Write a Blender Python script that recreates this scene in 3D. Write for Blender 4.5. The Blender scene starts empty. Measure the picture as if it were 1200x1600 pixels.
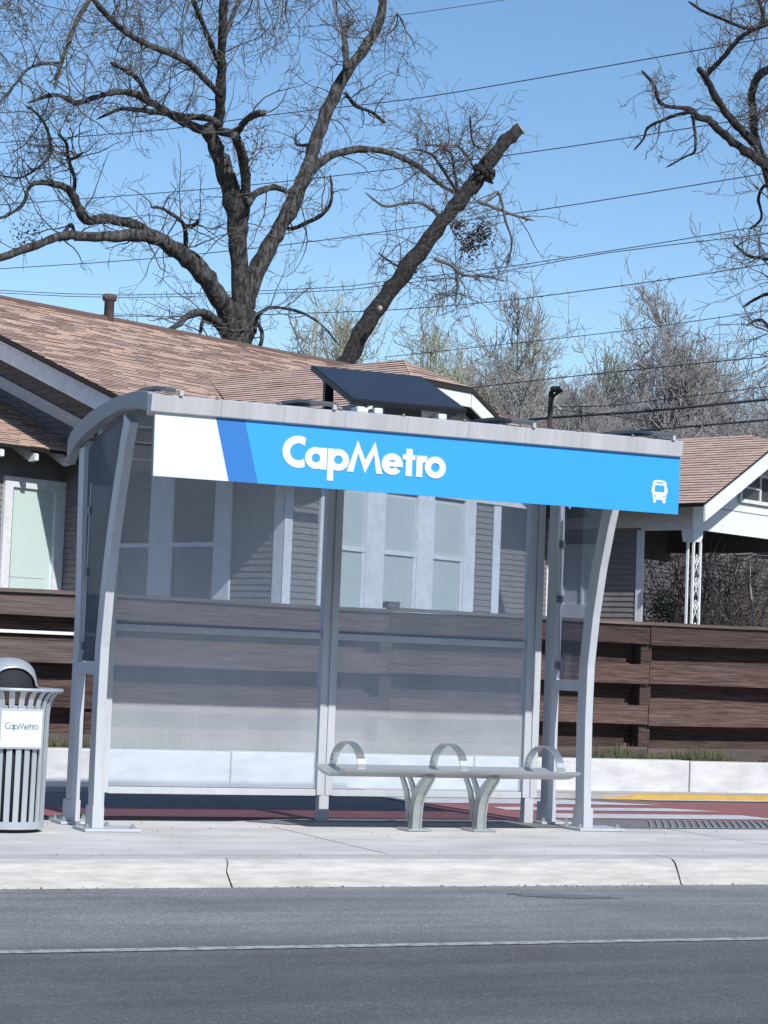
import bpy, bmesh, math, random
from mathutils import Vector as V, Matrix
C = bpy.context.scene.collection
SC = bpy.context.scene
R = math.radians
# ------------------------------------------------------------------ camera
F = 3326.0
EYE = V((0, 0, 1.23))
dX = V((7700, 540, F)).normalized()
dY = V((-1450, 187, F)).normalized(); dY = (dY - dX * dX.dot(dY)).normalized()
dZ = dX.cross(dY)
if dZ.y > 0: dZ = -dZ
ax = [V((dX[i], dY[i], dZ[i])) for i in range(3)]      # camera right / down / forward in world axes
cam = bpy.data.cameras.new('camera'); co = bpy.data.objects.new('camera', cam); C.objects.link(co)
m = Matrix((( ax[0].x, -ax[1].x, -ax[2].x, EYE.x), (ax[0].y, -ax[1].y, -ax[2].y, EYE.y), (ax[0].z, -ax[1].z, -ax[2].z, EYE.z), (0, 0, 0, 1)))
co.matrix_world = m
cam.sensor_fit = 'VERTICAL'; cam.sensor_height = 36; cam.lens = F * 36 / 1600; cam.clip_end = 2000; cam.clip_start = 0.1
SC.camera = co
def P(px, py, D):
    """the point seen D metres ahead along the optical axis"""
    return EYE + (ax[0] * ((px - 600) / F) + ax[1] * ((py - 800) / F) + ax[2]) * D
# ------------------------------------------------------------------ sky, sun, exposure
SUN = V((0.06, -1.0, 0.77)).normalized()
el = math.asin(SUN.z)
w = bpy.data.worlds.new('World'); SC.world = w; w.use_nodes = True
nt = w.node_tree; bg = nt.nodes['Background']
sky = nt.nodes.new('ShaderNodeTexSky'); sky.sky_type = 'NISHITA'; sky.sun_disc = False
sky.sun_elevation = el; sky.sun_rotation = math.atan2(SUN.x, SUN.y)
sky.air_density = 1.0; sky.dust_density = 0.4; sky.ozone_density = 2.0; sky.altitude = 150
hs = nt.nodes.new('ShaderNodeHueSaturation'); hs.inputs['Saturation'].default_value = 1.15; hs.inputs['Value'].default_value = 1.14; nt.links.new(sky.outputs[0], hs.inputs['Color']); nt.links.new(hs.outputs[0], bg.inputs[0]); bg.inputs[1].default_value = 0.132
sl = bpy.data.lights.new('sun', 'SUN'); sl.energy = 4.15; sl.angle = R(0.5); sl.color = (1, 0.965, 0.92)
so = bpy.data.objects.new('sun', sl); C.objects.link(so); so.rotation_euler = SUN.to_track_quat('Z', 'Y').to_euler()
so.location = (0, -5, 20)
SC.view_settings.view_transform = 'Standard'; SC.view_settings.look = 'None'; SC.view_settings.gamma = 1
SC.view_settings.exposure = 0.0
# ------------------------------------------------------------------ materials
def mat(name, col, rough=0.7, metal=0.0, var=0.0, scale=5.0, bump=0.0, bscale=40.0, col2=None, stretch=(1, 1, 1), coord='Object', spec=0.5, detail=6, rnd=0.0, lo=0.35, hi=0.65):
    M_ = bpy.data.materials.new(name); M_.use_nodes = True
    n = M_.node_tree.nodes; l = M_.node_tree.links; b = n['Principled BSDF']
    b.inputs['Base Color'].default_value = (*col, 1); b.inputs['Roughness'].default_value = rough
    b.inputs['Metallic'].default_value = metal; b.inputs['Specular IOR Level'].default_value = spec
    out = None
    tc = n.new('ShaderNodeTexCoord'); mp = n.new('ShaderNodeMapping'); mp.inputs['Scale'].default_value = stretch
    l.new(tc.outputs[coord], mp.inputs[0])
    if var or col2:
        no = n.new('ShaderNodeTexNoise'); no.inputs['Scale'].default_value = scale; no.inputs['Detail'].default_value = detail
        no.inputs['Roughness'].default_value = 0.65
        l.new(mp.outputs[0], no.inputs[0])
        cr = n.new('ShaderNodeValToRGB'); cr.color_ramp.elements[0].position = lo; cr.color_ramp.elements[1].position = hi
        c2 = col2 if col2 else tuple(c * (1 - var) for c in col)
        cr.color_ramp.elements[0].color = (*c2, 1); cr.color_ramp.elements[1].color = (*(col if col2 else tuple(min(1, c * (1 + var)) for c in col)), 1)
        l.new(no.outputs[0], cr.inputs[0]); out = cr.outputs[0]
    if rnd:
        oi = n.new('ShaderNodeObjectInfo'); hs = n.new('ShaderNodeHueSaturation'); mr = n.new('ShaderNodeMapRange')
        mr.inputs['To Min'].default_value = 1 - rnd; mr.inputs['To Max'].default_value = 1 + rnd
        l.new(oi.outputs['Random'], mr.inputs[0]); l.new(mr.outputs[0], hs.inputs['Value'])
        if out: l.new(out, hs.inputs['Color'])
        else: hs.inputs['Color'].default_value = (*col, 1)
        out = hs.outputs[0]
        ad = n.new('ShaderNodeVectorMath'); ad.operation = 'ADD'; l.new(tc.outputs[coord], ad.inputs[0])
        ml = n.new('ShaderNodeMath'); ml.operation = 'MULTIPLY'; ml.inputs[1].default_value = 37; l.new(oi.outputs['Random'], ml.inputs[0]); l.new(ml.outputs[0], ad.inputs[1])
        l.new(ad.outputs[0], mp.inputs[0])
    if out: l.new(out, b.inputs['Base Color'])
    if bump:
        nb = n.new('ShaderNodeTexNoise'); nb.inputs['Scale'].default_value = bscale; nb.inputs['Detail'].default_value = 5
        l.new(mp.outputs[0], nb.inputs[0])
        bm_ = n.new('ShaderNodeBump'); bm_.inputs['Strength'].default_value = bump; bm_.inputs['Distance'].default_value = 0.02
        l.new(nb.outputs[0], bm_.inputs['Height']); l.new(bm_.outputs[0], b.inputs['Normal'])
    return M_

def glass(name, tint, mix, dcol, ior=1.45):
    M_ = bpy.data.materials.new(name); M_.use_nodes = True
    n = M_.node_tree.nodes; l = M_.node_tree.links
    for x in list(n):
        if x.type == 'BSDF_PRINCIPLED': n.remove(x)
    o = [x for x in n if x.type == 'OUTPUT_MATERIAL'][0]
    t = n.new('ShaderNodeBsdfTransparent'); t.inputs[0].default_value = (*tint, 1)
    d = n.new('ShaderNodeBsdfDiffuse'); d.inputs[0].default_value = (*dcol, 1)
    tl = n.new('ShaderNodeBsdfTranslucent'); tl.inputs[0].default_value = (*dcol, 1)
    md = n.new('ShaderNodeMixShader'); md.inputs[0].default_value = 0.15; l.new(d.outputs[0], md.inputs[1]); l.new(tl.outputs[0], md.inputs[2])
    g = n.new('ShaderNodeBsdfGlossy'); g.inputs['Roughness'].default_value = 0.03
    m1 = n.new('ShaderNodeMixShader'); m2 = n.new('ShaderNodeMixShader')
    tc = n.new('ShaderNodeTexCoord'); no = n.new('ShaderNodeTexNoise'); no.inputs['Scale'].default_value = 1.4; no.inputs['Detail'].default_value = 3; no.inputs['Roughness'].default_value = 0.5
    mp = n.new('ShaderNodeMapping'); mp.inputs['Scale'].default_value = (1.3, 1.3, 0.8); l.new(tc.outputs['Object'], mp.inputs[0]); l.new(mp.outputs[0], no.inputs[0])
    mr = n.new('ShaderNodeMapRange'); mr.inputs['From Min'].default_value = 0.3; mr.inputs['From Max'].default_value = 0.7
    mr.inputs['To Min'].default_value = mix * 0.82; mr.inputs['To Max'].default_value = min(1, mix * 1.18)
    l.new(no.outputs[0], mr.inputs[0]); l.new(mr.outputs[0], m1.inputs[0])
    l.new(t.outputs[0], m1.inputs[1]); l.new(md.outputs[0], m1.inputs[2])
    lw = n.new('ShaderNodeFresnel'); lw.inputs[0].default_value = ior
    ge = n.new('ShaderNodeNewGeometry'); su = n.new('ShaderNodeMath'); su.operation = 'SUBTRACT'; su.inputs[0].default_value = 1; l.new(ge.outputs['Backfacing'], su.inputs[1])
    mf = n.new('ShaderNodeMath'); mf.operation = 'MULTIPLY'; l.new(lw.outputs[0], mf.inputs[0]); l.new(su.outputs[0], mf.inputs[1]); l.new(mf.outputs[0], m2.inputs[0]); l.new(m1.outputs[0], m2.inputs[1]); l.new(g.outputs[0], m2.inputs[2])
    l.new(m2.outputs[0], o.inputs[0])
    return M_

def asphalt():
    m_ = mat('asphalt', (0.15, 0.155, 0.16), 0.88, 0, 0, 1, 0.5, 130)
    n = m_.node_tree.nodes; l = m_.node_tree.links; b = n['Principled BSDF']; tc = [x for x in n if x.type == 'TEX_COORD'][0]
    v = n.new('ShaderNodeTexVoronoi'); v.inputs['Scale'].default_value = 110; l.new(tc.outputs['Object'], v.inputs['Vector'])
    cr = n.new('ShaderNodeValToRGB'); cr.color_ramp.elements[0].position = .0; cr.color_ramp.elements[1].position = 1
    cr.color_ramp.elements[0].color = (.108, .112, .114, 1); cr.color_ramp.elements[1].color = (.36, .365, .375, 1)
    e = cr.color_ramp.elements.new(.55); e.color = (.166, .172, .175, 1); e = cr.color_ramp.elements.new(.85); e.color = (.215, .222, .226, 1)
    l.new(v.outputs['Color'], cr.inputs[0])
    # older, paler wheel-worn band near the kerb, with streaks along the road
    sp_ = n.new('ShaderNodeSeparateXYZ'); l.new(tc.outputs['Object'], sp_.inputs[0])
    mp = n.new('ShaderNodeMapping'); mp.inputs['Scale'].default_value = (.35, 3.2, 1); l.new(tc.outputs['Object'], mp.inputs[0])
    no = n.new('ShaderNodeTexNoise'); no.inputs['Scale'].default_value = 1.3; no.inputs['Detail'].default_value = 8; l.new(mp.outputs[0], no.inputs[0])
    mr = n.new('ShaderNodeMapRange'); mr.inputs['From Min'].default_value = 8.5; mr.inputs['From Max'].default_value = 9.3; mr.inputs['To Min'].default_value = .80; mr.inputs['To Max'].default_value = 1.5
    l.new(sp_.outputs['Y'], mr.inputs[0])
    m2_ = n.new('ShaderNodeMapRange'); m2_.inputs['From Min'].default_value = .3; m2_.inputs['From Max'].default_value = .7; m2_.inputs['To Min'].default_value = .84; m2_.inputs['To Max'].default_value = 1.16
    l.new(no.outputs[0], m2_.inputs[0])
    n3 = n.new('ShaderNodeTexNoise'); n3.inputs['Scale'].default_value = 1.1; n3.inputs['Detail'].default_value = 4; l.new(tc.outputs['Object'], n3.inputs[0])
    m3 = n.new('ShaderNodeMapRange'); m3.inputs['From Min'].default_value = .35; m3.inputs['From Max'].default_value = .65; m3.inputs['To Min'].default_value = .86; m3.inputs['To Max'].default_value = 1.1; l.new(n3.outputs[0], m3.inputs[0])
    m4 = n.new('ShaderNodeMath'); m4.operation = 'MULTIPLY'; l.new(m2_.outputs[0], m4.inputs[0]); l.new(m3.outputs[0], m4.inputs[1])
    mu = n.new('ShaderNodeMath'); mu.operation = 'MULTIPLY'; l.new(mr.outputs[0], mu.inputs[0]); l.new(m4.outputs[0], mu.inputs[1])
    hs = n.new('ShaderNodeHueSaturation'); l.new(cr.outputs[0], hs.inputs['Color']); l.new(mu.outputs[0], hs.inputs['Value']); l.new(hs.outputs[0], b.inputs['Base Color'])
    return m_
M = {}
M['asphalt'] = asphalt()
M['asphalt_far'] = mat('asphalt_far', (0.16, 0.165, 0.17), 0.9, 0, 0.2, 30, 0.3, 120)
M['concrete'] = mat('concrete', (0.64, 0.625, 0.595), 0.9, 0, 0.16, 1.3, 0.15, 90, stretch=(1, 2.2, 1), detail=10)
M['kerb'] = mat('kerb', (0.52, 0.505, 0.48), 0.9, 0, 0.15, 7, 0.2, 70, stretch=(.7, 3, 6), detail=9)
M['wall_conc'] = mat('wall_concrete', (0.60, 0.605, 0.605), 0.9, 0, 0.16, 3, 0.1, 60, stretch=(1, 1, 3), detail=9)
M['sidewalk'] = mat('sidewalk', (0.42, 0.41, 0.40), 0.9, 0, 0.15, 2, 0.1, 60)
M['red_lane'] = mat('red_lane', (0.33, 0.13, 0.13), 0.9, 0, 0.14, 6, 0.3, 120, detail=9)
M['white_paint'] = mat('road_white', (0.60, 0.60, 0.61), 0.8, 0, 0.15, 8, detail=9)
M['line_paint'] = mat('edge_line_paint', (0.44, 0.46, 0.46), 0.85, 0, 0.3, 18, detail=9, col2=(0.20, 0.21, 0.21), lo=.38, hi=.55)
M['yellow'] = mat('yellow_paint', (0.68, 0.44, 0.11), 0.8, 0, 0.12, 6)
M['strip'] = mat('tactile', (0.20, 0.205, 0.21), 0.9, 0, 0.2, 14)
M['ridge'] = mat('ridge', (0.27, 0.275, 0.28), 0.9)
M['soil'] = mat('soil', (0.16, 0.13, 0.10), 0.95, 0, 0.4, 3, 0.5, 40, col2=(0.09, 0.10, 0.05))
M['grass'] = mat('grass', (0.10, 0.13, 0.05), 0.8, 0, 0.4, 9, col2=(0.16, 0.14, 0.08))
M['post'] = mat('painted_metal', (0.51, 0.535, 0.57), 0.5, 0.0, 0.07, 4, 0.03, 30, spec=.3, stretch=(3, 3, .5), detail=9)
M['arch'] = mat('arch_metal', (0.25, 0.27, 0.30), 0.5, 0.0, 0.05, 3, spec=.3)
M['fascia'] = mat('fascia_metal', (0.52, 0.525, 0.54), 0.55, 0.0, 0.10, 2.5, stretch=(5, 1, .4), detail=9, spec=.3)
M['dark_metal'] = mat('dark_metal', (0.16, 0.175, 0.20), 0.5, 0.3)
M['roof_skin'] = mat('roof_skin', (0.22, 0.235, 0.25), 0.5, 0.2)
M['steel'] = mat('brushed_steel', (0.52, 0.56, 0.56), 0.32, 0.75, 0.06, 4, stretch=(1, 20, 20))
M['seat_steel'] = mat('seat_steel', (0.55, 0.58, 0.58), 0.38, 0.5, 0.06, 3, stretch=(1, 14, 14))
M['white_panel'] = mat('white_panel', (0.76, 0.82, 0.84), 0.55)
M['blue_mid'] = mat('blue_mid', (0.022, 0.19, 0.56), 0.55)
M['blue'] = mat('blue_light', (0.028, 0.37, 0.88), 0.55, 0, 0.02, 1.5)
M['letter'] = mat('letter_white', (0.80, 0.83, 0.84), 0.55)
M['teal_ink'] = mat('teal_ink', (0.03, 0.12, 0.16), 0.6)
M['solar'] = mat('solar_cells', (0.028, 0.034, 0.05), 0.35, 0.0, 0.1, 3, spec=0.35)
M['solar_frame'] = mat('solar_frame', (0.012, 0.014, 0.018), 0.5)
M['bin'] = mat('bin_metal', (0.50, 0.54, 0.58), 0.4, 0.35, 0.05, 5)
M['bin_dark'] = mat('bin_liner', (0.018, 0.022, 0.026), 0.8)
M['placard'] = mat('placard', (0.72, 0.80, 0.80), 0.6, 0, 0.05, 3)
M['glass'] = glass('dusty_glass', (0.89, 0.94, 0.985), 0.24, (0.93, 0.97, 1.0))
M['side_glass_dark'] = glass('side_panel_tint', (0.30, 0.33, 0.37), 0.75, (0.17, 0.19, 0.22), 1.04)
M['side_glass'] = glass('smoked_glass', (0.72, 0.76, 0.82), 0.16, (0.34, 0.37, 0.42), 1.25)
M['siding'] = mat('siding', (0.215, 0.20, 0.205), 0.8, 0, 0.16, 5, 0.1, 60, stretch=(1, 1, 4), detail=8)
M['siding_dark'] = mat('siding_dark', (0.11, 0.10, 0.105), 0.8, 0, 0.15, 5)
M['trim'] = mat('white_trim', (0.74, 0.76, 0.80), 0.7, 0, 0.1, 9, 0.05, 40, detail=8)
M['white_boards'] = mat('white_boards', (0.80, 0.82, 0.82), 0.7, 0, 0.04, 3)
M['soffit'] = mat('soffit', (0.10, 0.09, 0.09), 0.8, 0, 0.2, 6)
M['roof_edge'] = mat('roof_edge', (0.025, 0.022, 0.022), 0.8)
M['blind'] = mat('window_blind', (0.64, 0.66, 0.66), 0.8, 0, 0.05, 20)
M['curtain'] = mat('grey_curtain', (0.20, 0.215, 0.225), 0.8, 0, 0.12, 3, stretch=(9, 9, .4))
M['pane_dark'] = mat('window_dark', (0.055, 0.06, 0.062), 0.35)
M['mint'] = mat('mint_blind', (0.74, 0.84, 0.80), 0.8)
M['pane'] = glass('window_glass', (0.96, 0.98, 0.98), 0.02, (0.4, 0.42, 0.44))
M['bark'] = mat('bark', (0.13, 0.126, 0.123), 0.95, 0, 0.5, 9, 1.0, 24, col2=(0.013, 0.012, 0.012), stretch=(1.6, 1.6, .45), detail=9, lo=.42, hi=.66)
M['bark_dark'] = mat('bark_dark', (0.06, 0.056, 0.056), 0.95, 0, 0.5, 12, 1.0, 26, col2=(0.010, 0.009, 0.009), detail=9, lo=.42, hi=.68)
M['twig'] = mat('twig', (0.12, 0.115, 0.112), 0.9, 0, 0.3, 2)
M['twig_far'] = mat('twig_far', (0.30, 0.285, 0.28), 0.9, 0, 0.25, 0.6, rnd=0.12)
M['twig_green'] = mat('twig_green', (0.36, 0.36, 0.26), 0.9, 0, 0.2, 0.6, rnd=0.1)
M['cut_wood'] = mat('cut_wood', (0.40, 0.34, 0.27), 0.9, 0, 0.2, 12)
M['leaf_dead'] = mat('leaf_dead', (0.085, 0.06, 0.05), 0.9, 0, 0.4, 20)
M['leaf'] = mat('leaf', (0.085, 0.115, 0.04), 0.6, 0, 0.5, 8, col2=(0.03, 0.05, 0.02))
M['brush'] = mat('brush_twigs', (0.11, 0.085, 0.075), 0.9, 0, 0.4, 4)
M['wire'] = mat('wire', (0.05, 0.055, 0.065), 0.7)
M['pole'] = mat('pole_wood', (0.05, 0.045, 0.042), 0.9, 0, 0.3, 10)
M['pipe'] = mat('vent_pipe', (0.11, 0.085, 0.08), 0.8, 0.2, 0.3, 8)
M['stone'] = mat('pale_stone', (0.45, 0.46, 0.46), 0.9, 0, 0.2, 9)
M['joint'] = mat('joint', (0.20, 0.19, 0.18), 0.95)
M['oil'] = mat('tar_patch', (0.165, 0.17, 0.173), 0.85, 0, .2, 20)
M['fence'] = mat('fence_wood', (0.19, 0.122, 0.102), 0.9, 0, 0.5, 3.6, 0.9, 8, col2=(0.032, 0.020, 0.018), stretch=(.7, 5, 13), detail=10, rnd=0.38, lo=.28, hi=.74)
M['fence_grey'] = mat('fence_wood_grey', (0.175, 0.14, 0.13), 0.9, 0, 0.5, 2.2, 0.5, 8, col2=(0.07, 0.05, 0.045), stretch=(.7, 5, 13), detail=10, rnd=0.2, lo=.3, hi=.66)
def shingles():
    m_ = mat('shingles', (0.3, 0.2, 0.16), 0.95, 0, 0, 1, 0.5, 60)
    n = m_.node_tree.nodes; l = m_.node_tree.links; b = n['Principled BSDF']
    uv = n.new('ShaderNodeUVMap')
    br = n.new('ShaderNodeTexBrick'); br.inputs['Scale'].default_value = 1; br.inputs['Brick Width'].default_value = 0.32; br.inputs['Row Height'].default_value = 0.105
    br.inputs['Mortar Size'].default_value = 0.004; br.offset = 0.37
    br.inputs['Color1'].default_value = (0.62, 0.455, 0.37, 1); br.inputs['Color2'].default_value = (0.53, 0.385, 0.31, 1); br.inputs['Mortar'].default_value = (0.14, 0.09, 0.075, 1)
    l.new(uv.outputs[0], br.inputs[0])
    no = n.new('ShaderNodeTexNoise'); no.inputs['Scale'].default_value = 1.1; no.inputs['Detail'].default_value = 9; no.inputs['Roughness'].default_value = .75
    mp = n.new('ShaderNodeMapping'); mp.inputs['Scale'].default_value = (1, 5, 1); l.new(uv.outputs[0], mp.inputs[0]); l.new(mp.outputs[0], no.inputs[0])
    mx = n.new('ShaderNodeMix'); mx.data_type = 'RGBA'; mx.blend_type = 'SOFT_LIGHT'; mx.inputs[0].default_value = 0.55
    l.new(br.outputs[0], mx.inputs[6]); l.new(no.outputs[0], mx.inputs[7]); l.new(mx.outputs[2], b.inputs['Base Color'])
    return m_
M['shingles'] = shingles()
# ------------------------------------------------------------------ mesh builder
class MB:
    def __init__(s, xf=None): s.v = []; s.f = []; s.uv = []; s.xf = xf; s.sm = []
    def add(s, vs, fs, uvs=None, smooth=False):
        k = len(s.v)
        for p in vs: s.v.append(s.xf(*p) if s.xf else V(p))
        for i, f in enumerate(fs):
            s.f.append([k + q for q in f]); s.uv.append(uvs[i] if uvs else None); s.sm.append(smooth)
        return s
    def box(s, x0, x1, y0, y1, z0, z1):
        return s.add([(x0, y0, z0), (x1, y0, z0), (x1, y1, z0), (x0, y1, z0), (x0, y0, z1), (x1, y0, z1), (x1, y1, z1), (x0, y1, z1)],
                     [(0, 3, 2, 1), (4, 5, 6, 7), (0, 1, 5, 4), (1, 2, 6, 5), (2, 3, 7, 6), (3, 0, 4, 7)])
    def prism(s, poly, d):
        """poly: list of 3D points, d: extrusion vector"""
        n = len(poly); d = V(d)
        a = [V(p) for p in poly]; b_ = [p + d for p in a]
        return s.add([tuple(p) for p in a + b_], [tuple(range(n))[::-1], tuple(range(n, 2 * n))] + [(i, (i + 1) % n, n + (i + 1) % n, n + i) for i in range(n)])
    def tube(s, pts, rad, sides=6, caps=True, smooth=True):
        pts = [V(p) for p in pts]; n = len(pts)
        if not hasattr(rad, '__len__'): rad = [rad] * n
        t = (pts[1] - pts[0]).normalized()
        u = t.orthogonal().normalized(); vs = []
        for i in range(n):
            if i == 0: t = pts[1] - pts[0]
            elif i == n - 1: t = pts[-1] - pts[-2]
            else: t = pts[i + 1] - pts[i - 1]
            t = t.normalized() if t.length > 1e-9 else V((0, 0, 1))
            u = (u - t * u.dot(t))
            u = u.normalized() if u.length > 1e-6 else t.orthogonal().normalized()
            w_ = t.cross(u)
            for k in range(sides):
                a = 2 * math.pi * k / sides
                vs.append(tuple(pts[i] + (u * math.cos(a) + w_ * math.sin(a)) * rad[i]))
        fs = [(i * sides + k, i * sides + (k + 1) % sides, (i + 1) * sides + (k + 1) % sides, (i + 1) * sides + k) for i in range(n - 1) for k in range(sides)]
        if caps: fs += [tuple(range(sides))[::-1], tuple(range((n - 1) * sides, n * sides))]
        return s.add(vs, fs, None, smooth)
    def sweep_rect(s, pts, a, b, wa, wb):
        """rectangle of half sizes wa (along a) and wb (across path) swept; wb may be a list"""
        pts = [V(p) for p in pts]; a = V(a); vs = []; n = len(pts)
        for i, p in enumerate(pts):
            t = (pts[min(i + 1, n - 1)] - pts[max(i - 1, 0)]).normalized(); nn = t.cross(a).normalized()
            q = wb[i] if hasattr(wb, '__len__') else wb
            for x, y in ((-1, -1), (1, -1), (1, 1), (-1, 1)): vs.append(tuple(p + a * wa * x + nn * q * y))
        fs = [(i * 4 + k, i * 4 + (k + 1) % 4, i * 4 + 4 + (k + 1) % 4, i * 4 + 4 + k) for i in range(n - 1) for k in range(4)]
        fs += [(3, 2, 1, 0), tuple(range(4 * n - 4, 4 * n))]
        return s.add(vs, fs)
    def lathe(s, prof, cx, cy, n=32, a0=0, a1=2 * math.pi, smooth=True, skip=None):
        full = abs(a1 - a0 - 2 * math.pi) < 1e-6; cols = n if full else n + 1; vs = []
        for i in range(cols):
            a = a0 + (a1 - a0) * i / n
            for r_, z in prof: vs.append((cx + r_ * math.cos(a), cy + r_ * math.sin(a), z))
        k = len(prof); fs = []
        for i in range(n):
            j = (i + 1) % cols
            for q in range(k - 1):
                if skip and skip(a0 + (a1 - a0) * (i + .5) / n, q): continue
                fs.append((i * k + q, j * k + q, j * k + q + 1, i * k + q + 1))
        return s.add(vs, fs, None, smooth)
    def build(s, name, m_, parent=None, bevel=0, recalc=True, solid=0):
        off = V(parent.matrix_world.translation) if parent else V((0, 0, 0))
        if parent: off = total_loc(parent)
        me = bpy.data.meshes.new(name); me.from_pydata([tuple(p - off) for p in s.v], [], s.f)
        if any(u is not None for u in s.uv):
            uvl = me.uv_layers.new(name='UVMap')
            i = 0
            for f, u in zip(s.f, s.uv):
                for k in range(len(f)):
                    if u: uvl.data[i].uv = u[k]
                    i += 1
        me.polygons.foreach_set('use_smooth', s.sm)
        if recalc:
            b = bmesh.new(); b.from_mesh(me); bmesh.ops.recalc_face_normals(b, faces=b.faces); b.to_mesh(me); b.free()
        me.materials.append(m_)
        o = bpy.data.objects.new(name, me); C.objects.link(o)
        if parent: o.parent = parent
        if solid:
            q = o.modifiers.new('s', 'SOLIDIFY'); q.thickness = solid
        if bevel:
            q = o.modifiers.new('b', 'BEVEL'); q.width = bevel; q.segments = 2; q.limit_method = 'ANGLE'
        return o
def total_loc(o):
    l = V(o.location)
    while o.parent: o = o.parent; l += V(o.location)
    return l
def tag(o, label=None, cat=None, group=None, kind=None):
    if label: o['label'] = label
    if cat: o['category'] = cat
    if group: o['group'] = group
    if kind: o['kind'] = kind
    return o
def thing(name, label, cat, loc, group=None):
    o = bpy.data.objects.new(name, None); C.objects.link(o); o.location = loc
    o.empty_display_size = .2
    return tag(o, label, cat, group)
def struct(mb, name, m_, **k): return tag(mb.build(name, m_, **k), kind='structure')
def sheet(poly, z):
    return MB().add([(x, y, z) for x, y in poly], [tuple(range(len(poly)))])
# ================================================================== GROUND
struct(sheet([(-400, -400), (600, -400), (600, 700), (-400, 700)], -0.004), 'ground', M['soil'])
struct(sheet([(-150, -30), (200, -30), (200, 14.05), (-150, 14.05)], 0.0), 'road', M['asphalt'])
struct(MB().box(-150, 200, 14.1, 17.2, -.002, .146), 'side_road', M['asphalt_far'])
struct(MB().add([(-40, 8.66, .004), (60, 8.73, .004), (60, 8.82, .004), (-40, 8.75, .004)], [(0, 1, 2, 3)]), 'edge_line', M['line_paint'])
# tar stain near the kerb
random.seed(3)
st = []
for i in range(22):
    a = 2 * math.pi * i / 22; st.append((5.75 + 0.30 * math.cos(a) * random.uniform(.7, 1.2), 10.55 + 0.11 * math.sin(a) * random.uniform(.6, 1.2) - .25 * math.cos(a) * .4))
struct(sheet(st, .003), 'tar_stain', M['oil'])
# unseen wooded bank across the street, added to block low sky light
random.seed(2); mb = MB(); nx_, nz_ = 120, 10; vs = []
for i in range(nx_ + 1):
    x = -90 + i * 1.6; top = 11.5 + 2.0 * math.sin(i * .7) + 1.3 * math.sin(i * 1.9 + 1) + random.uniform(-.8, .8)
    for k in range(nz_ + 1):
        f = k / nz_; vs.append((x + random.uniform(-.4, .4), -24 - 3.5 * f * f + 1.3 * math.sin(i * .9 + k * 1.3) + random.uniform(-.5, .5), top * f))
for i in range(nx_ + 1): vs.append((-90 + i * 1.6, -36, 9))
for i in range(nx_ + 1): vs.append((-90 + i * 1.6, -40, 0))
B0 = (nx_ + 1) * (nz_ + 1)
fs = [(i * (nz_ + 1) + k, (i + 1) * (nz_ + 1) + k, (i + 1) * (nz_ + 1) + k + 1, i * (nz_ + 1) + k + 1) for i in range(nx_) for k in range(nz_)]
fs += [(i * (nz_ + 1) + nz_, (i + 1) * (nz_ + 1) + nz_, B0 + i + 1, B0 + i) for i in range(nx_)] + [(B0 + i, B0 + i + 1, B0 + nx_ + 2 + i, B0 + nx_ + 1 + i) for i in range(nx_)]
mb.add(vs, fs)
tag(mb.build('wooded_bank', M['leaf'], recalc=False), 'dense wooded bank along the opposite side of the street', 'wood', kind='stuff')
# grit and leaf litter along the foot of the kerb and on the platform
random.seed(6); mb = MB()
for i in range(420):
    if i % 3: x, y, z = random.uniform(1.5, 8.5), 11.08 - abs(random.gauss(0, .06)), .003
    else: x, y, z = random.uniform(1.5, 9), random.uniform(11.3, 13.7), .153
    q = V((x, y, z + .003)); a_ = V((random.gauss(0, 1), random.gauss(0, 1), random.gauss(0, .4))).normalized() * random.uniform(.003, .011); b_ = V((-a_.y, a_.x, a_.length * .3)) * .6
    mb.add([tuple(q - a_), tuple(q - b_), tuple(q + a_), tuple(q + b_)], [(0, 1, 2, 3)])
tag(mb.build('litter', M['leaf_dead'], recalc=False), 'scattered grit and dry leaf bits on the kerb and platform', 'litter', kind='stuff')
# platform kerb with rounded edge, in three cast lengths, joints slightly curved
def kerb_piece(x0, x1):
    prof = [(11.08, 0.0), (11.10, 0.085), (11.125, 0.125), (11.17, 0.146), (11.24, 0.151), (11.40, 0.151), (11.40, 0.0)]
    n = 40; mb = MB(); vs = []; k = len(prof)
    for i in range(n + 1):
        x = x0 + (x1 - x0) * i / n
        for j, (y, z) in enumerate(prof):
            jx = 0
            if i in (0, n) and abs(x) < 20: jx = (-.03 if x < 5 else -.018) * math.sin(z / .15 * (3 if x < 5 else 2.2)) + random.uniform(-.003, .003)
            vs.append((x + jx, y + .006 * math.sin(x * 1.7) + .003 * random.uniform(-1, 1) * (0 < j < 5), z + .0015 * random.uniform(-1, 1) * (0 < j < 5)))
    fs = [(i * k + j, (i + 1) * k + j, (i + 1) * k + j + 1, i * k + j + 1) for i in range(n) for j in range(k - 1)]
    fs += [tuple(range(k)), tuple(range(n * k, n * k + k))]
    return mb.add(vs, fs)
for x0, x1 in ((-22, 3.970), (3.980, 6.812), (6.824, 22)):
    struct(kerb_piece(x0, x1), 'kerb', M['kerb'])
struct(MB().box(-22, 22, 11.12, 11.42, 0, .10), 'kerb_bed', M['joint'])
pl = [(-22, 11.42), (22, 11.42), (22, 14.1), (5.9, 14.1), (5.3, 13.95), (4.9, 13.78), (-22, 13.74)]
struct(MB().prism([(x, y, 0) for x, y in pl], (0, 0, .147)), 'bus_platform', M['concrete'])
for x in (2.2, 5.05, 8.1): struct(sheet([(x, 11.41), (x + .008, 11.41), (x + .008, 13.38), (x, 13.38)], .1482), 'slab_joint', M['joint'])
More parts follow.
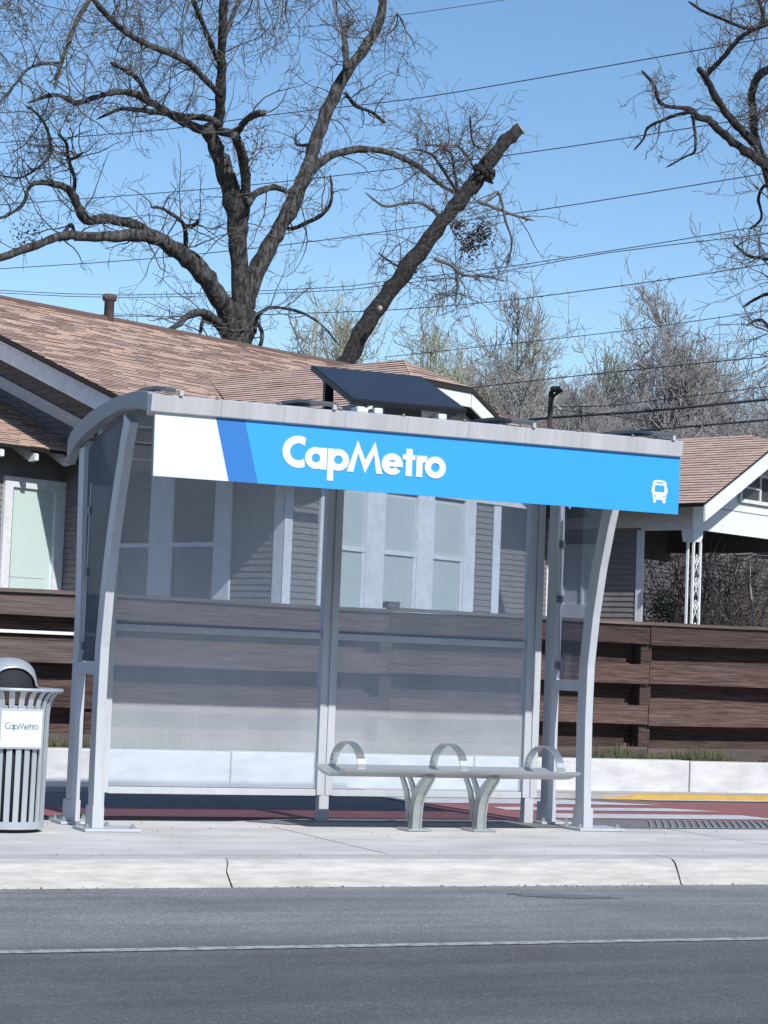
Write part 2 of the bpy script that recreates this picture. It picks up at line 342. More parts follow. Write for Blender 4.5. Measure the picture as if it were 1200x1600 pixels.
# dark grooved strip along the rear of the platform
struct(sheet([(5.0, 13.78), (5.22, 13.5), (5.55, 13.42), (7.9, 13.38), (22, 13.40), (22, 14.09), (5.9, 14.09), (5.3, 13.94)], .151), 'tactile_strip', M['strip'])
mb = MB()
for i in range(230):
    x = 8.0 + i * .06
    mb.prism([(x, 13.44, .1512), (x + .022, 13.44, .1512), (x + .022 + .35, 14.06, .1512), (x + .35, 14.06, .1512)], (0, 0, .008))
struct(mb, 'tactile_ridges', M['ridge'])
# red lane behind the platform and its white bars
struct(sheet([(-40, 14.11), (60, 14.11), (60, 16.16), (9.92, 16.17), (8.69, 16.35), (7.16, 16.42), (7.07, 15.0), (-40, 15.0)], .150), 'red_lane', M['red_lane'])  # cut back along the shelter's shadow edge: dark asphalt colour deepens that shade
def bar(p): struct(sheet(p, .154), 'white_bar', M['white_paint'])
bar([(7.16, 15.75), (9.50, 15.74), (8.82, 16.33), (7.16, 16.35)])
bar([(7.64, 15.03), (9.66, 15.05), (9.32, 15.38), (7.68, 15.35)])
bar([(7.68, 14.24), (9.66, 14.24), (9.57, 14.68), (7.77, 14.70)])
bar([(9.75, 16.35), (60, 16.35), (60, 16.49), (9.66, 16.49)])
bar([(6.15, 16.44), (7.2, 16.44), (7.2, 16.56), (5.97, 16.56)])
# far kerb and sidewalk
struct(MB().box(-60, 80, 16.62, 17.12, .1, .186), 'sidewalk', M['sidewalk'])
struct(MB().prism([(9.4, 16.56, .147), (9.75, 16.555, .147), (60, 16.55, .147), (60, 16.55, .188), (9.75, 16.555, .188)], (0, .15, 0.003)), 'yellow_kerb', M['yellow'])
# raised yard behind the wall
struct(MB().box(-60, 90, 17.31, 120, 0, .44), 'yard', M['soil'])
# ================================================================== RETAINING WALL
wl = thing('retaining_wall', 'low white concrete retaining wall under the brown board fence', 'wall', (5.3, 17.2, .15))
js = [-12.3, -7.0, -2.55, -.53, 1.49, 3.78, 6.08, 8.37, 10.60, 12.82, 15.1, 17.4, 22, 28]
for i in range(len(js) - 1):
    MB().box(js[i] + .005, js[i + 1] - .005, 17.12, 17.33, .14, .47 + .004 * math.sin(i * 2.1)).build('wall_panel', M['wall_conc'], wl, bevel=.012)
MB().box(-12.3, 28, 17.15, 17.30, .12, .445).build('joint_filler', M['joint'], wl)
# weeds at the foot of the fence
random.seed(11); mb = MB()
for i in range(14000):
    x = random.uniform(1.5, 14); cl = math.sin(x * 2.6) + math.sin(x * 5.8 + 1) + math.sin(x * 1.0 + 2.6)
    if cl < random.uniform(-1.2, 2.2): continue
    y = random.uniform(17.335, 17.42); h = random.uniform(.02, .09) * (1 + .35 * cl) * random.choice((.6, 1, 1, 1.5)); a = random.uniform(0, 6.3); wd = .006
    dx, dy = math.cos(a) * wd, math.sin(a) * wd; lx, ly = random.uniform(-.05, .05), random.uniform(-.05, .03)
    mb.add([(x - dx, y - dy, .44), (x + dx, y + dy, .44), (x + lx, y + ly, .46 + h)], [(0, 1, 2)])
tag(mb.build('grass_tufts', M['grass'], recalc=False), 'patchy green weeds growing along the foot of the board fence', 'grass', kind='stuff')
# ================================================================== FENCE
fe = thing('board_fence', 'weathered dark brown horizontal board fence standing on the white retaining wall', 'fence', (7.64, 17.47, .44))
random.seed(5)
posts = [-3.07, -.40, 2.28, 4.96, 7.64, 10.32, 12.99, 15.67]
def board(x0, x1, y, z0, z1, t=.034, m_=None, nm='board'):
    n = 14; mb = MB(); vs = []; w0 = random.uniform(0, 6); dz = random.uniform(-.006, .006); dz2 = random.uniform(-.006, .006)
    for i in range(n + 1):
        f = i / n; x = x0 + (x1 - x0) * f; b = .007 * math.sin(w0 + f * 4) + dz + (dz2 - dz) * f
        for yy, zz in ((y, z0 + b), (y + t, z0 + b), (y + t, z1 + b + random.uniform(-.002, .002)), (y, z1 + b + random.uniform(-.003, .003))): vs.append((x, yy + .003 * math.sin(w0 * 2 + f * 4), zz))
    fs = [(i * 4 + k, i * 4 + (k + 1) % 4, i * 4 + 4 + (k + 1) % 4, i * 4 + 4 + k) for i in range(n) for k in range(4)] + [(3, 2, 1, 0), tuple(range(4 * n, 4 * n + 4))]
    mb.add(vs, fs); return mb.build(nm, m_ or M['fence'], fe)
for i in range(len(posts) - 1):
    x0, x1 = posts[i] + .004, posts[i + 1] - .004
    grey = i in (0, 1, 2)
    for z0, z1 in ((1.542, 1.730), (1.173, 1.353), (.787, .962), (.43, .575)):
        board(x0, x1, 17.43, z0, z1, m_=M['fence_grey'] if (grey and z0 > 1) or z0 < .5 else None)
    for z0, z1 in ((1.28, 1.58), (.90, 1.21), (.54, .83)):
        board(x0 + .05, x1 - .15, 17.615, z0, z1)
    board(x0 - .01, x1 + .01, 17.40, 1.732, 1.762, t=.13, m_=M['fence_grey'], nm='cap_rail')
mb = MB()
for x in posts:
    for z in (1.59, 1.68, 1.22, 1.31, .83, .92):
        for dx in (-.035, .03): mb.lathe([(0, 0), (.0055, 0), (.0055, .004), (0, .004)], 0, 0, 6); n_ = 24; mb.v[-n_:] = [V((x + dx + p.x, 17.4285 - p.z, z + p.y)) for p in mb.v[-n_:]]
tag(mb.build('nail_heads', M['roof_edge'], fe, recalc=False), kind='stuff')
for x in posts:
    MB().box(x - .075, x + .045, 17.473, 17.612, .3, 1.73).build('post', M['fence'], fe, bevel=.004)
    MB().box(x - .30, x + .12, 17.67, 17.70, .45, 1.70).build('rear_batten', M['fence'], fe)  # added behind the hole beside each post so the gap stays dark
MB().box(7.60, 7.71, 17.395, 17.53, 1.764, 1.82).build('post_cap', M['fence_grey'], fe)
MB().box(-3.0, 4.9, 17.57, 17.60, 1.40, 1.427).build('white_trim_strip', M['white_boards'], fe)
# ================================================================== BUS SHELTER
SX0, SX1 = 3.70, 7.38
sh = thing('bus_shelter', 'grey metal bus shelter with curved roof, glass back wall and long blue sign fascia', 'bus shelter', (5.54, 13.3, .15))
DL, DR = 0.0, 0.27      # small skew between the two ends
def post_path(d): return [(12.995 + d, .15), (13.01 + d, .5), (13.02 + d, .9), (13.01 + d, 1.3), (12.955 + d, 1.65), (12.87 + d, 2.0), (12.77 + d, 2.3), (12.66 + d, 2.58), (12.60 + d, 2.70)]
for X, d in ((SX0 + .03, DL), (SX1 - .03, DR)):
    MB().sweep_rect([(X, y, z) for y, z in post_path(d)], (1, 0, 0), None, .029, .064).build('curved_post', M['post'], sh, bevel=.004)
    MB().sweep_rect([(X, 13.53 + d, .15), (X, 13.53 + d, 1.5), (X, 13.60 + d * .7, 2.3), (X, 13.62 + d * .7, 2.6)], (1, 0, 0), None, .029, .064).build('rear_post', M['post'], sh, bevel=.004)
    MB().box(X - .028, X + .028, 13.07 + d, 13.46 + d, 1.115, 1.19).build('side_rail', M['post'], sh)
    # side glass, follows the posts up to the arch
    pg = [(13.09 + d, 1.2), (13.45 + d, 1.2), (13.45 + d, 1.5), (13.52 + d * .7, 2.3), (13.54 + d * .7, 2.58), (13.3 + d, 2.66), (12.95 + d, 2.70), (12.76 + d, 2.70), (12.84 + d, 2.3), (12.95 + d, 2.0), (13.03 + d, 1.65), (13.085 + d, 1.35)]
    g = MB().prism([(X - .004, y, z) for y, z in pg], (.008, 0, 0)).build('side_glass', M['side_glass_dark'] if d == DL else M['side_glass'], sh)
    MB().box(X - .008, X + .008, 13.425 + d, 13.44 + d, 1.25, 2.35).build('glass_edge', M['fascia'], sh)
    for zz in (1.27, 1.75, 2.15):
        MB().box(X - .014, X + .014, 13.41 + d, 13.47 + d, zz, zz + .05).build('glass_clip', M['dark_metal'], sh)
    for yy, ln in ((13.0 + d, .34), (13.55 + d, .30)):
        mb = MB().box(X - .10, X + .26 if yy < 13.4 + d else X + .14, yy - ln / 2 + .02, yy + ln / 2 - .02, .15, .166)
        mb.box(X - .037, X + .037, yy - .08, yy + .08, .166, .30)
        b = mb.build('base_plate', M['post'], sh, bevel=.002)
        for bx, by in ((X + .22 if yy < 13.4 + d else X + .11, yy - .1), (X + .11, yy + .1), (X - .075, yy + .1), (X - .075, yy - .1)):
            MB().lathe([(0, .195), (.009, .195), (.009, .182), (.017, .182), (.017, .166)], bx, by, 8, smooth=False).build('anchor_bolt', M['steel'], b)
# back wall
BY = 13.82
for X in (3.98, 5.59, 7.19):
    mb = MB().box(X - .058, X - .014, BY - .04, BY + .04, .33, 2.6).box(X + .004, X + .058, BY - .04, BY + .04, .33, 2.6).box(X - .014, X + .004, BY - .028, BY + .035, .331, 2.59)
    mb.build('back_post', M['post'], sh, bevel=.003)
    MB().box(X - .036, X + .036, BY - .035, BY + .035, .15, .33).build('post_foot', M['post'], sh, bevel=.003)
for a, b in ((4.042, 5.528), (5.652, 7.128)):
    MB().box(a, b, BY - .006, BY + .002, .375, 2.56).build('back_glass', M['glass'], sh)
    MB().box(a, b, BY - .024, BY + .024, 1.41, 1.455).build('mid_rail', M['post'], sh, bevel=.003)
    MB().box(a, b, BY - .028, BY + .028, .325, .37).build('bottom_rail', M['post'], sh, bevel=.003)
MB().box(SX0 + .07, SX1 - .07, BY - .05, BY + .05, 2.565, 2.66).build('rear_beam', M['post'], sh, bevel=.003)
# roof: arched skin between two deep end arches
up = [(13.86, 2.66), (13.80, 2.71), (13.58, 2.765), (13.36, 2.800), (13.14, 2.825), (12.9, 2.840), (12.68, 2.846), (12.4, 2.842), (12.2, 2.826), (12.08, 2.808)]
lo_ = [(12.08, 2.69), (12.32, 2.735), (12.66, 2.75), (13.01, 2.73), (13.37, 2.68), (13.62, 2.63), (13.76, 2.57), (13.86, 2.50)]
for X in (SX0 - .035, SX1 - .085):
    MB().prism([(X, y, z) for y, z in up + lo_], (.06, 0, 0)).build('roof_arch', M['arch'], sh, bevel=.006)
mb = MB(); n = 24; vs = []
for i in range(n + 1):
    f = i / n; y = 12.10 + f * 1.74; z = 2.80 + .055 * math.sin(min(1, f * 1.25) * math.pi * .5) - .25 * max(0, f - .35) ** 2.0
    vs += [(SX0 + .028, y, z - .03), (SX1 - .028, y, z - .03), (SX0 + .028, y, z - .012), (SX1 - .028, y, z - .012)]
mb.add(vs, [(i * 4, i * 4 + 1, i * 4 + 5, i * 4 + 4) for i in range(n)] + [(i * 4 + 2, i * 4 + 6, i * 4 + 7, i * 4 + 3) for i in range(n)], None, True)
mb.build('roof_sheet', M['roof_skin'], sh, recalc=False)
for y, z in ((12.75, 2.70), (13.3, 2.66)):
    MB().box(SX0 + .03, SX1 - .03, y - .035, y + .035, z - .03, z + .04).build('purlin', M['post'], sh)
# ribs that come down over the front gutter
for X in (3.78, 4.76, 6.13, 7.16):
    pts = [(X, 13.7, 2.73), (X, 13.3, 2.81), (X, 12.9, 2.853), (X, 12.5, 2.868), (X, 12.2, 2.852), (X, 12.03, 2.828), (X, 11.985, 2.812)]
    rb = MB().sweep_rect(pts, (1, 0, 0), None, .09 if X > 4 else .03, .010).build('roof_rib', M['dark_metal'], sh)
    MB().box(X + .05, X + .072, 11.965, 11.995, 2.785, 2.815).build('rib_bracket', M['fascia'], rb)
# fascia strip, in nine pressed lengths
xs = [3.665, 4.10, 4.50, 4.90, 5.32, 5.74, 6.14, 6.55, 6.95, 7.30]
for i in range(9):
    MB().prism([(xs[i] + .0004, 12.08, 2.665), (xs[i] + .0004, 11.995, 2.685), (xs[i] + .0004, 11.98, 2.782), (xs[i] + .0004, 12.08, 2.800)], (xs[i + 1] - xs[i] - .0008, 0, 0)).build('fascia_panel', M['fascia'], sh, bevel=.002)
for i in range(1, 9): MB().lathe([(0, 2.804), (.010, 2.800), (.011, 2.785)], xs[i] - .03, 11.99, 8).build('fascia_screw', M['dark_metal'], sh)
# sign panel: white, mid blue and light blue fields, slanted joins
SY = 12.02
ZT, ZB = 2.683, 2.305
sg = MB().box(3.705, 7.30, SY + .012, SY + .05, ZB + .003, ZT - .002).build('sign_back', M['dark_metal'], sh)
def field(nm, x0t, x1t, x0b, x1b, m_):
    return MB().prism([(x0b, SY, ZB), (x1b, SY, ZB), (x1t, SY, ZT), (x0t, SY, ZT)], (0, .012, 0)).build(nm, m_, sg)
field('white_field', 3.70, 4.077, 3.705, 4.175, M['white_panel'])
field('mid_blue_field', 4.078, 4.26, 4.176, 4.36, M['blue_mid'])
field('light_blue_field', 4.261, 7.303, 4.361, 7.296, M['blue'])
# lettering
def wordmark(mb, place, w=1.0):
    """letters of the word CapMetro from rings and bars; place(x, y, k) -> 3D, k = stacking index"""
    cnt = [0]
    def poly(pts):
        cnt[0] += 1; k = cnt[0]
        fr = [place(x, y, k) for x, y in pts]; bk = [place(x, y, -1) for x, y in pts]; n = len(pts)
        mb.add(fr + bk, [tuple(range(n)), tuple(range(n, 2 * n))[::-1]] + [(i, (i + 1) % n, n + (i + 1) % n, n + i) for i in range(n)])
    def ring(cx, cy, ro, t, a0=0, a1=360, sx=1.0, clip=None):
        n = 40; cnt[0] += 1; k = cnt[0]; ri = ro - t
        an = [R(a0 + (a1 - a0) * i / n) for i in range(n + 1)]
        o = [(cx + sx * ro * math.cos(a), cy + ro * math.sin(a)) for a in an]
        q = [(cx + sx * ri * math.cos(a), cy + ri * math.sin(a)) for a in an]
        if clip: o = [(min(x, clip), y) for x, y in o]; q = [(min(x, clip), y) for x, y in q]
        vs = [place(x, y, k) for x, y in o] + [place(x, y, k) for x, y in q]; N = n + 1
        vs += [place(x, y, -1) for x, y in o] + [place(x, y, -1) for x, y in q]
        fs = [(i, i + 1, N + i + 1, N + i) for i in range(n)] + [(i, 2 * N + i, 2 * N + i + 1, i + 1) for i in range(n)] + [(N + i, N + i + 1, 3 * N + i + 1, 3 * N + i) for i in range(n)]
        mb.add(vs, fs)
    s = 34 * w; t = 30 * w
    ring(72, 72, 73, s, 47, 313, 1.0, 103)
    ring(153, 50, 50, t); poly([(174 + (29 - t) * .6, 0), (203, 0), (203, 99), (174 + (29 - t) * .6, 99)])
    ring(257, 50, 50, t); poly([(207, -48), (207 + t * .95, -48), (207 + t * .95, 99), (207, 99)])
    h = t
    poly([(298, 0), (298 + h, 0), (345 + h * .1, 146 - h * (1.9 if w > .8 else 2.7)), (345, 146)]); poly([(345, 146), (345 + h * .1, 146 - h * (1.9 if w > .8 else 2.7)), (383, -2), (383, -2 + h * (2.0 if w > .8 else 2.7))])
    poly([(383, -2 + h * (2.0 if w > .8 else 2.7)), (383, -2), (427 - h * .1, 146 - h * (1.9 if w > .8 else 2.7)), (427, 146)]); poly([(427, 146), (427 - h * .1, 146 - h * (1.9 if w > .8 else 2.7)), (466 - h, 0), (466, 0)])
    ring(511, 50, 50, t, 0, 322); poly([(475, 39), (561, 39), (561, 39 + 20 * w + 2), (475, 39 + 20 * w + 2)])
    poly([(576, 0), (576 + t, 0), (576 + t, 127), (576, 127)]); poly([(560, 76), (620, 76), (620, 76 + 24 * w), (560, 76 + 24 * w)])
    poly([(626, 0), (626 + t, 0), (626 + t, 99), (626, 99)]); ring(668, 58, 42, t * .95, 75, 170)
    ring(718, 50, 51, t)
mb = MB(); wordmark(mb, lambda x, y, k: (4.512 + x * .001418, SY - .004 - k * .00015 if k > 0 else SY + .001, 2.418 + y * .00134))
mb.build('lettering', M['letter'], sg, recalc=False)
# bus symbol
def sym(pts, d): return [(x, SY - d, z) for x, z in pts]
def rr(x0, x1, z0, z1, r_):
    o = []
    for cx, cz, a in ((x1 - r_, z1 - r_, 0), (x0 + r_, z1 - r_, 90), (x0 + r_, z0 + r_, 180), (x1 - r_, z0 + r_, 270)):
        for i in range(6): o.append((cx + r_ * math.cos(R(a + i * 18)), cz + r_ * math.sin(R(a + i * 18))))
    return o
bx = 7.150; bz = 2.445
mb = MB().prism(sym(rr(bx - .052, bx + .052, bz - .055, bz + .075, .028), .003), (0, .003, 0))
mb.prism(sym(rr(bx - .046, bx - .026, bz - .075, bz - .03, .006), .0034), (0, .003, 0)).prism(sym(rr(bx + .026, bx + .046, bz - .075, bz - .03, .006), .0034), (0, .003, 0))
mb.prism(sym(rr(bx - .060, bx - .048, bz - .01, bz + .03, .005), .0036), (0, .003, 0)).prism(sym(rr(bx + .048, bx + .060, bz - .01, bz + .03, .005), .0036), (0, .003, 0))
ic = mb.build('bus_symbol', M['letter'], sg)
mb = MB().prism(sym(rr(bx - .036, bx + .036, bz - .002, bz + .042, .007), .0045), (0, .001, 0))
mb.prism(sym(rr(bx - .024, bx + .024, bz + .054, bz + .062, .0038), .0045), (0, .001, 0))
mb.prism(sym(rr(bx - .041, bx - .029, bz - .036, bz - .024, .0058), .0045), (0, .001, 0)).prism(sym(rr(bx + .029, bx + .041, bz - .036, bz - .024, .0058), .0045), (0, .001, 0))
mb.build('bus_symbol_openings', M['blue'], ic)
# solar panel on the roof
sp = MB()
p0, p1, p2, p3 = V((5.105, 12.40, 2.885)), V((5.915, 12.40, 2.885)), V((5.915, 13.14, 3.185)), V((5.105, 13.14, 3.185))
nn = (p1 - p0).cross(p3 - p0).normalized()
fr = MB().prism([p0, p1, p2, p3], nn * .035).build('solar_panel', M['solar_frame'], sh, bevel=.003)
e1 = (p1 - p0).normalized() * .012; e2 = (p3 - p0).normalized() * .012
MB().prism([p0 + e1 + e2 + nn * .0355, p1 - e1 + e2 + nn * .0355, p2 - e1 - e2 + nn * .0355, p3 + e1 - e2 + nn * .0355], nn * .002).build('solar_cells', M['solar'], fr)
for X in (5.19, 5.83):
    MB().sweep_rect([(X, 13.0, 2.80), (X, 13.02, 3.12)], (1, 0, 0), None, .03, .02).build('solar_strut', M['solar_frame'], fr)
    MB().sweep_rect([(X, 12.42, 2.895), (X, 13.1, 2.855)], (1, 0, 0), None, .025, .02).build('solar_rail', M['dark_metal'], fr)
for X in (5.17, 5.29, 5.74):
    MB().box(X - .03, X + .03, 12.38, 12.5, 2.835, 2.875).build('solar_bracket', M['white_panel'], fr, bevel=.01)
MB().box(5.4, 5.66, 12.55, 12.75, 2.86, 2.93).build('battery_box', M['dark_metal'], fr)
# ================================================================== BENCH
be = thing('bench', 'brushed steel backless bench with three hoop armrests in front of the shelter glass', 'bench', (6.25, 13.08, .15))
ZS = .565
prof = [(12.80, ZS), (12.83, ZS + .006), (12.96, ZS - .028), (13.08, ZS - .04), (13.2, ZS - .028), (13.33, ZS + .006), (13.36, ZS), (13.33, ZS - .018), (13.2, ZS - .05), (13.08, ZS - .062), (12.96, ZS - .05), (12.83, ZS - .018)]
MB().prism([(5.33, y, z) for y, z in prof], (1.74, 0, 0)).build('seat', M['seat_steel'], be, bevel=.003)
for X in (5.46, 6.20, 6.93):
    pts = []
    for i in range(17):
        a = math.pi * i / 16; pts.append((X, 13.08 - .245 * math.cos(a), ZS - .0 + .165 * math.sin(a)))
    MB().sweep_rect(pts, (1, 0, 0), None, .028, .005).build('armrest', M['steel'], be)
for X in (5.975, 6.455):
    lg = MB()
    f_ = [(13.10, .165), (13.095, .26), (13.075, .34), (13.03, .41), (12.96, .465), (12.88, ZS - .045)]
    b_ = [(13.13, .22), (13.14, .32), (13.17, .40), (13.22, .46), (13.29, ZS - .04)]
    for dx in (-.028, .028):
        lg.sweep_rect([(X + dx, y, z) for y, z in f_], (1, 0, 0), None, .006, [.04, .039, .037, .033, .028, .02])
        lg.sweep_rect([(X + dx, y + .02, z) for y, z in b_], (1, 0, 0), None, .006, [.024, .034, .032, .025, .017])
    lg.sweep_rect([(X, y, z) for y, z in f_], (1, 0, 0), None, .022, [.03, .03, .028, .024, .018, .012])
    L = lg.build('leg', M['steel'], be)
    MB().box(X - .085, X + .085, 13.0, 13.21, .15, .164).build('foot_plate', M['steel'], L, bevel=.002)
# ================================================================== LITTER BIN
BX, BYc = 3.158, 12.95
bn = thing('litter_bin', 'round grey slatted litter bin with flared rim and hooded lid beside the shelter', 'litter bin', (BX, BYc, .15))
MB().lathe([(0, .2), (.205, .2), (.205, .88), (.0, .88)], BX, BYc, 32).build('liner', M['bin_dark'], bn)
NS = 26
for i in range(NS):
    a = 2 * math.pi * (i + .5) / NS; rd = V((math.cos(a), math.sin(a), 0)); tn = V((-rd.y, rd.x, 0)); c = V((BX, BYc, 0))
    pth = [(.222, .20), (.225, .5), (.227, .84), (.231, .90), (.245, .955), (.270, .99), (.298, 1.005)]
    MB().sweep_rect([c + rd * r_ + V((0, 0, z)) for r_, z in pth], tn, None, .017, .004).build('slat', M['bin'], bn)
MB().lathe([(.216, .17), (.230, .17), (.230, .215), (.216, .215), (.216, .17)], BX, BYc, 40, smooth=False).build('bottom_ring', M['bin'], bn)
MB().lathe([(.213, .885), (.221, .885), (.221, .915), (.213, .915), (.213, .885)], BX, BYc, 40, smooth=False).build('upper_band', M['bin'], bn)
MB().lathe([(.285, 1.005), (.308, 1.002), (.312, 1.012), (.308, 1.022), (.285, 1.02), (.285, 1.005)], BX, BYc, 48).build('rim', M['bin'], bn)
MB().lathe([(0, .153), (.20, .153), (.20, .2), (0, .2)], BX, BYc, 32, smooth=False).build('base', M['bin_dark'], bn)
# hooded lid: dome with an arched opening towards the street
hp = [(.30, 1.018), (.19, 1.022), (.178, 1.04), (.173, 1.07), (.166, 1.10), (.150, 1.14), (.125, 1.168), (.09, 1.188), (.05, 1.20), (0, 1.204)]
def hprof(t):
    t = min(.9999, max(0, t)) * (len(hp) - 1); i = int(t); f = t - i
    return (hp[i][0] + (hp[i + 1][0] - hp[i][0]) * f, hp[i][1] + (hp[i + 1][1] - hp[i][1]) * f)
hd = MB(); vs = []; NC, NR = 72, 14
for i in range(NC):
    a = 2 * math.pi * i / NC; da = (a - R(-88) + math.pi) % (2 * math.pi) - math.pi; q = abs(da) / 1.02
    t0 = .17 + .40 * math.sqrt(1 - q * q) if q < 1 else .10
    for k in range(NR + 1):
        r_, z = hprof(t0 + (1 - t0) * k / NR); vs.append((BX - .03 + r_ * math.cos(a), BYc + r_ * math.sin(a), z))
hd.add(vs, [(i * (NR + 1) + k, ((i + 1) % NC) * (NR + 1) + k, ((i + 1) % NC) * (NR + 1) + k + 1, i * (NR + 1) + k + 1) for i in range(NC) for k in range(NR)], None, True)
hd.lathe([(.285, 1.016), (.15, 1.022)], BX, BYc, 48)
lid = hd.build('hooded_lid', M['bin'], bn, recalc=True, solid=.006)
MB().lathe([(.155, 1.02), (.15, 1.09), (.125, 1.135), (.08, 1.17), (0, 1.185)], BX - .03, BYc, 32).build('lid_opening', M['bin_dark'], lid)
# placard
pa = R(-88); rd = V((math.cos(pa), math.sin(pa), 0)); tn = V((-rd.y, rd.x, 0)); c = V((BX, BYc, 0)) + rd * .234
mb = MB()
def pq(h, z, d): return c + tn * h + V((0, 0, z)) + rd * d
mb.prism([pq(-.14, .655, 0), pq(.135, .655, 0), pq(.135, .895, 0), pq(-.14, .895, 0)], rd * .008)
pk = mb.build('placard', M['bin'], bn, bevel=.002)
ps = MB().prism([pq(-.128, .667, .0082), (pq(.123, .667, .0082)), pq(.123, .883, .0082), pq(-.128, .883, .0082)], rd * .002).build('placard_face', M['placard'], pk)
mb = MB(); wordmark(mb, lambda x, y, k: tuple(pq(-.105 + x * .00027, .772 + y * .00029, .0105 + max(k, 0) * .00004 if k > 0 else .0100)), .55)
mb.build('placard_lettering', M['teal_ink'], ps, recalc=False)
# ================================================================== HOUSE  (its own frame: u along the sunny front, v back from it, z up)
A0 = V((10.07, 26.64, 0)); ua = V((math.cos(R(24.9)), math.sin(R(24.9)), 0)); va = V((-ua.y, ua.x, 0))
def H(u, v, z): return A0 + ua * u + va * v + V((0, 0, z))
ho = thing('bungalow', 'grey clapboard bungalow with brown shingle roofs, white trim and porch behind the fence', 'house', tuple(H(3, 3, .33)))
def hb(): return MB(H)
def clip(poly, a, b, c):      # keep a*x+b*y<=c ; poly of 2D
    out = []
    for i in range(len(poly)):
        p, q = poly[i], poly[(i + 1) % len(poly)]; dp = a * p[0] + b * p[1] - c; dq = a * q[0] + b * q[1] - c
        if dp <= 0: out.append(p)
        if (dp < 0 < dq) or (dq < 0 < dp):
            t = dp / (dp - dq); out.append((p[0] + (q[0] - p[0]) * t, p[1] + (q[1] - p[1]) * t))
    return out
def slope(poly, e, name='roof_slope', th=.05, deck=True):
    """shingled slope: poly = 3D points (u,v,z) on one plane, convex, e = direction of the eave"""
    pts = [V(p) for p in poly]; e = V(e).normalized(); nrm = V((0, 0, 0))
    for i in range(len(pts)): nrm += (pts[i] - pts[0]).cross(pts[(i + 1) % len(pts)] - pts[0])
    nrm.normalize()
    if nrm.z < 0: nrm = -nrm
    s = nrm.cross(e).normalized()
    if s.z < 0: s = -s
    o = pts[0]; p2 = [((p - o).dot(e), (p - o).dot(s)) for p in pts]
    area = sum(p2[i][0] * p2[(i + 1) % len(p2)][1] - p2[(i + 1) % len(p2)][0] * p2[i][1] for i in range(len(p2)))
    if area < 0: p2 = p2[::-1]
    x0 = min(p[0] for p in p2); x1 = max(p[0] for p in p2); y0 = min(p[1] for p in p2); y1 = max(p[1] for p in p2)
    edges = []
    for i in range(len(p2)):
        p, q = p2[i], p2[(i + 1) % len(p2)]; a, b = q[1] - p[1], -(q[0] - p[0]); edges.append((a, b, a * p[0] + b * p[1]))
    mb = hb(); ch = .105; rows = int((y1 - y0) / ch) + 1
    for r_ in range(rows):
        ya = y0 + r_ * ch; x = x0 - random.uniform(0, .3)
        while x < x1:
            L = random.uniform(.25, .55); hgt = random.choice((.010, .012, .012, .015)); dy = random.uniform(-.006, .006)
            q = [(x, ya + dy), (x + L, ya + dy), (x + L, ya + ch + .004), (x, ya + ch + .004)]
            for (a, b, c_) in edges:
                q = clip(q, a, b, c_)
                if len(q) < 3: break
            if len(q) >= 3:
                k = len(q); vs = []
                for (X, Y) in q:
                    hh = .004 + hgt * (1 - min(1, max(0, (Y - ya) / ch)))
                    vs.append(tuple(o + e * X + s * Y + nrm * hh))
                uv = [(X - x0, Y - y0 - .0) for X, Y in q]
                mb.add(vs, [tuple(range(k))], [uv])
                lowp = sorted(range(k), key=lambda i: q[i][1])[:2]
                if abs(q[lowp[0]][1] - q[lowp[1]][1]) < 1e-6:
                    i, j = lowp; A, B = V(vs[i]), V(vs[j])
                    mb.add([tuple(A), tuple(B), tuple(B - nrm * (.004 + hgt)), tuple(A - nrm * (.004 + hgt))], [(0, 1, 2, 3)], [[uv[i], uv[j], uv[j], uv[i]]])
            x += L
    ob = mb.build(name, M['shingles'], ho, recalc=False)
    if deck:
        d = hb().prism([tuple(p - nrm * .003) for p in pts], tuple(-nrm * th)); d.build('roof_deck', M['roof_edge'], ob)
    return ob
def laps(fn, h0, h1, z0, z1, lim=None, name='siding_wall', m_=None, step=.088, out=.019):
    """clapboards: fn(h, d, z) gives house coords at distance d in front of the wall; lim(z) -> (ha, hb)"""
    mb = hb(); z = z0
    while z < z1 - .01:
        a, b = (h0, h1)
        if lim:
            l_ = lim(z + step * .5); a, b = max(a, l_[0]), min(b, l_[1])
        if b > a + .02:
            zt = min(z1, z + step)
            mb.add([fn(a, out, z), fn(b, out, z), fn(b, .002, zt), fn(a, .002, zt), fn(a, -.002, z), fn(b, -.002, z)], [(0, 1, 2, 3), (4, 5, 1, 0)])
        z += step
    mb.add([fn(h0, -.004, z0), fn(h1, -.004, z0), fn(h1, -.004, min(z1, 3.6)), fn(h0, -.004, min(z1, 3.6))], [(0, 1, 2, 3)])
    return mb.build(name, m_ or M['siding'], ho, recalc=False)
def Aw(v0): return lambda h, d, z: (h, v0 - d, z)          # wall in the sunny direction
def Bw(u0): return lambda h, d, z: (u0 - d, h, z)          # wall in the shady direction
def wbox(fn, h0, h1, z0, z1, d0, d1, nm, m_, par, bevel=0):
    mb = hb(); mb.add([fn(h0, d0, z0), fn(h1, d0, z0), fn(h1, d1, z0), fn(h0, d1, z0), fn(h0, d0, z1), fn(h1, d0, z1), fn(h1, d1, z1), fn(h0, d1, z1)],
                     [(0, 3, 2, 1), (4, 5, 6, 7), (0, 1, 5, 4), (1, 2, 6, 5), (2, 3, 7, 6), (3, 0, 4, 7)])
    return mb.build(nm, m_, par, bevel=bevel)
random.seed(21)
G0 = .44
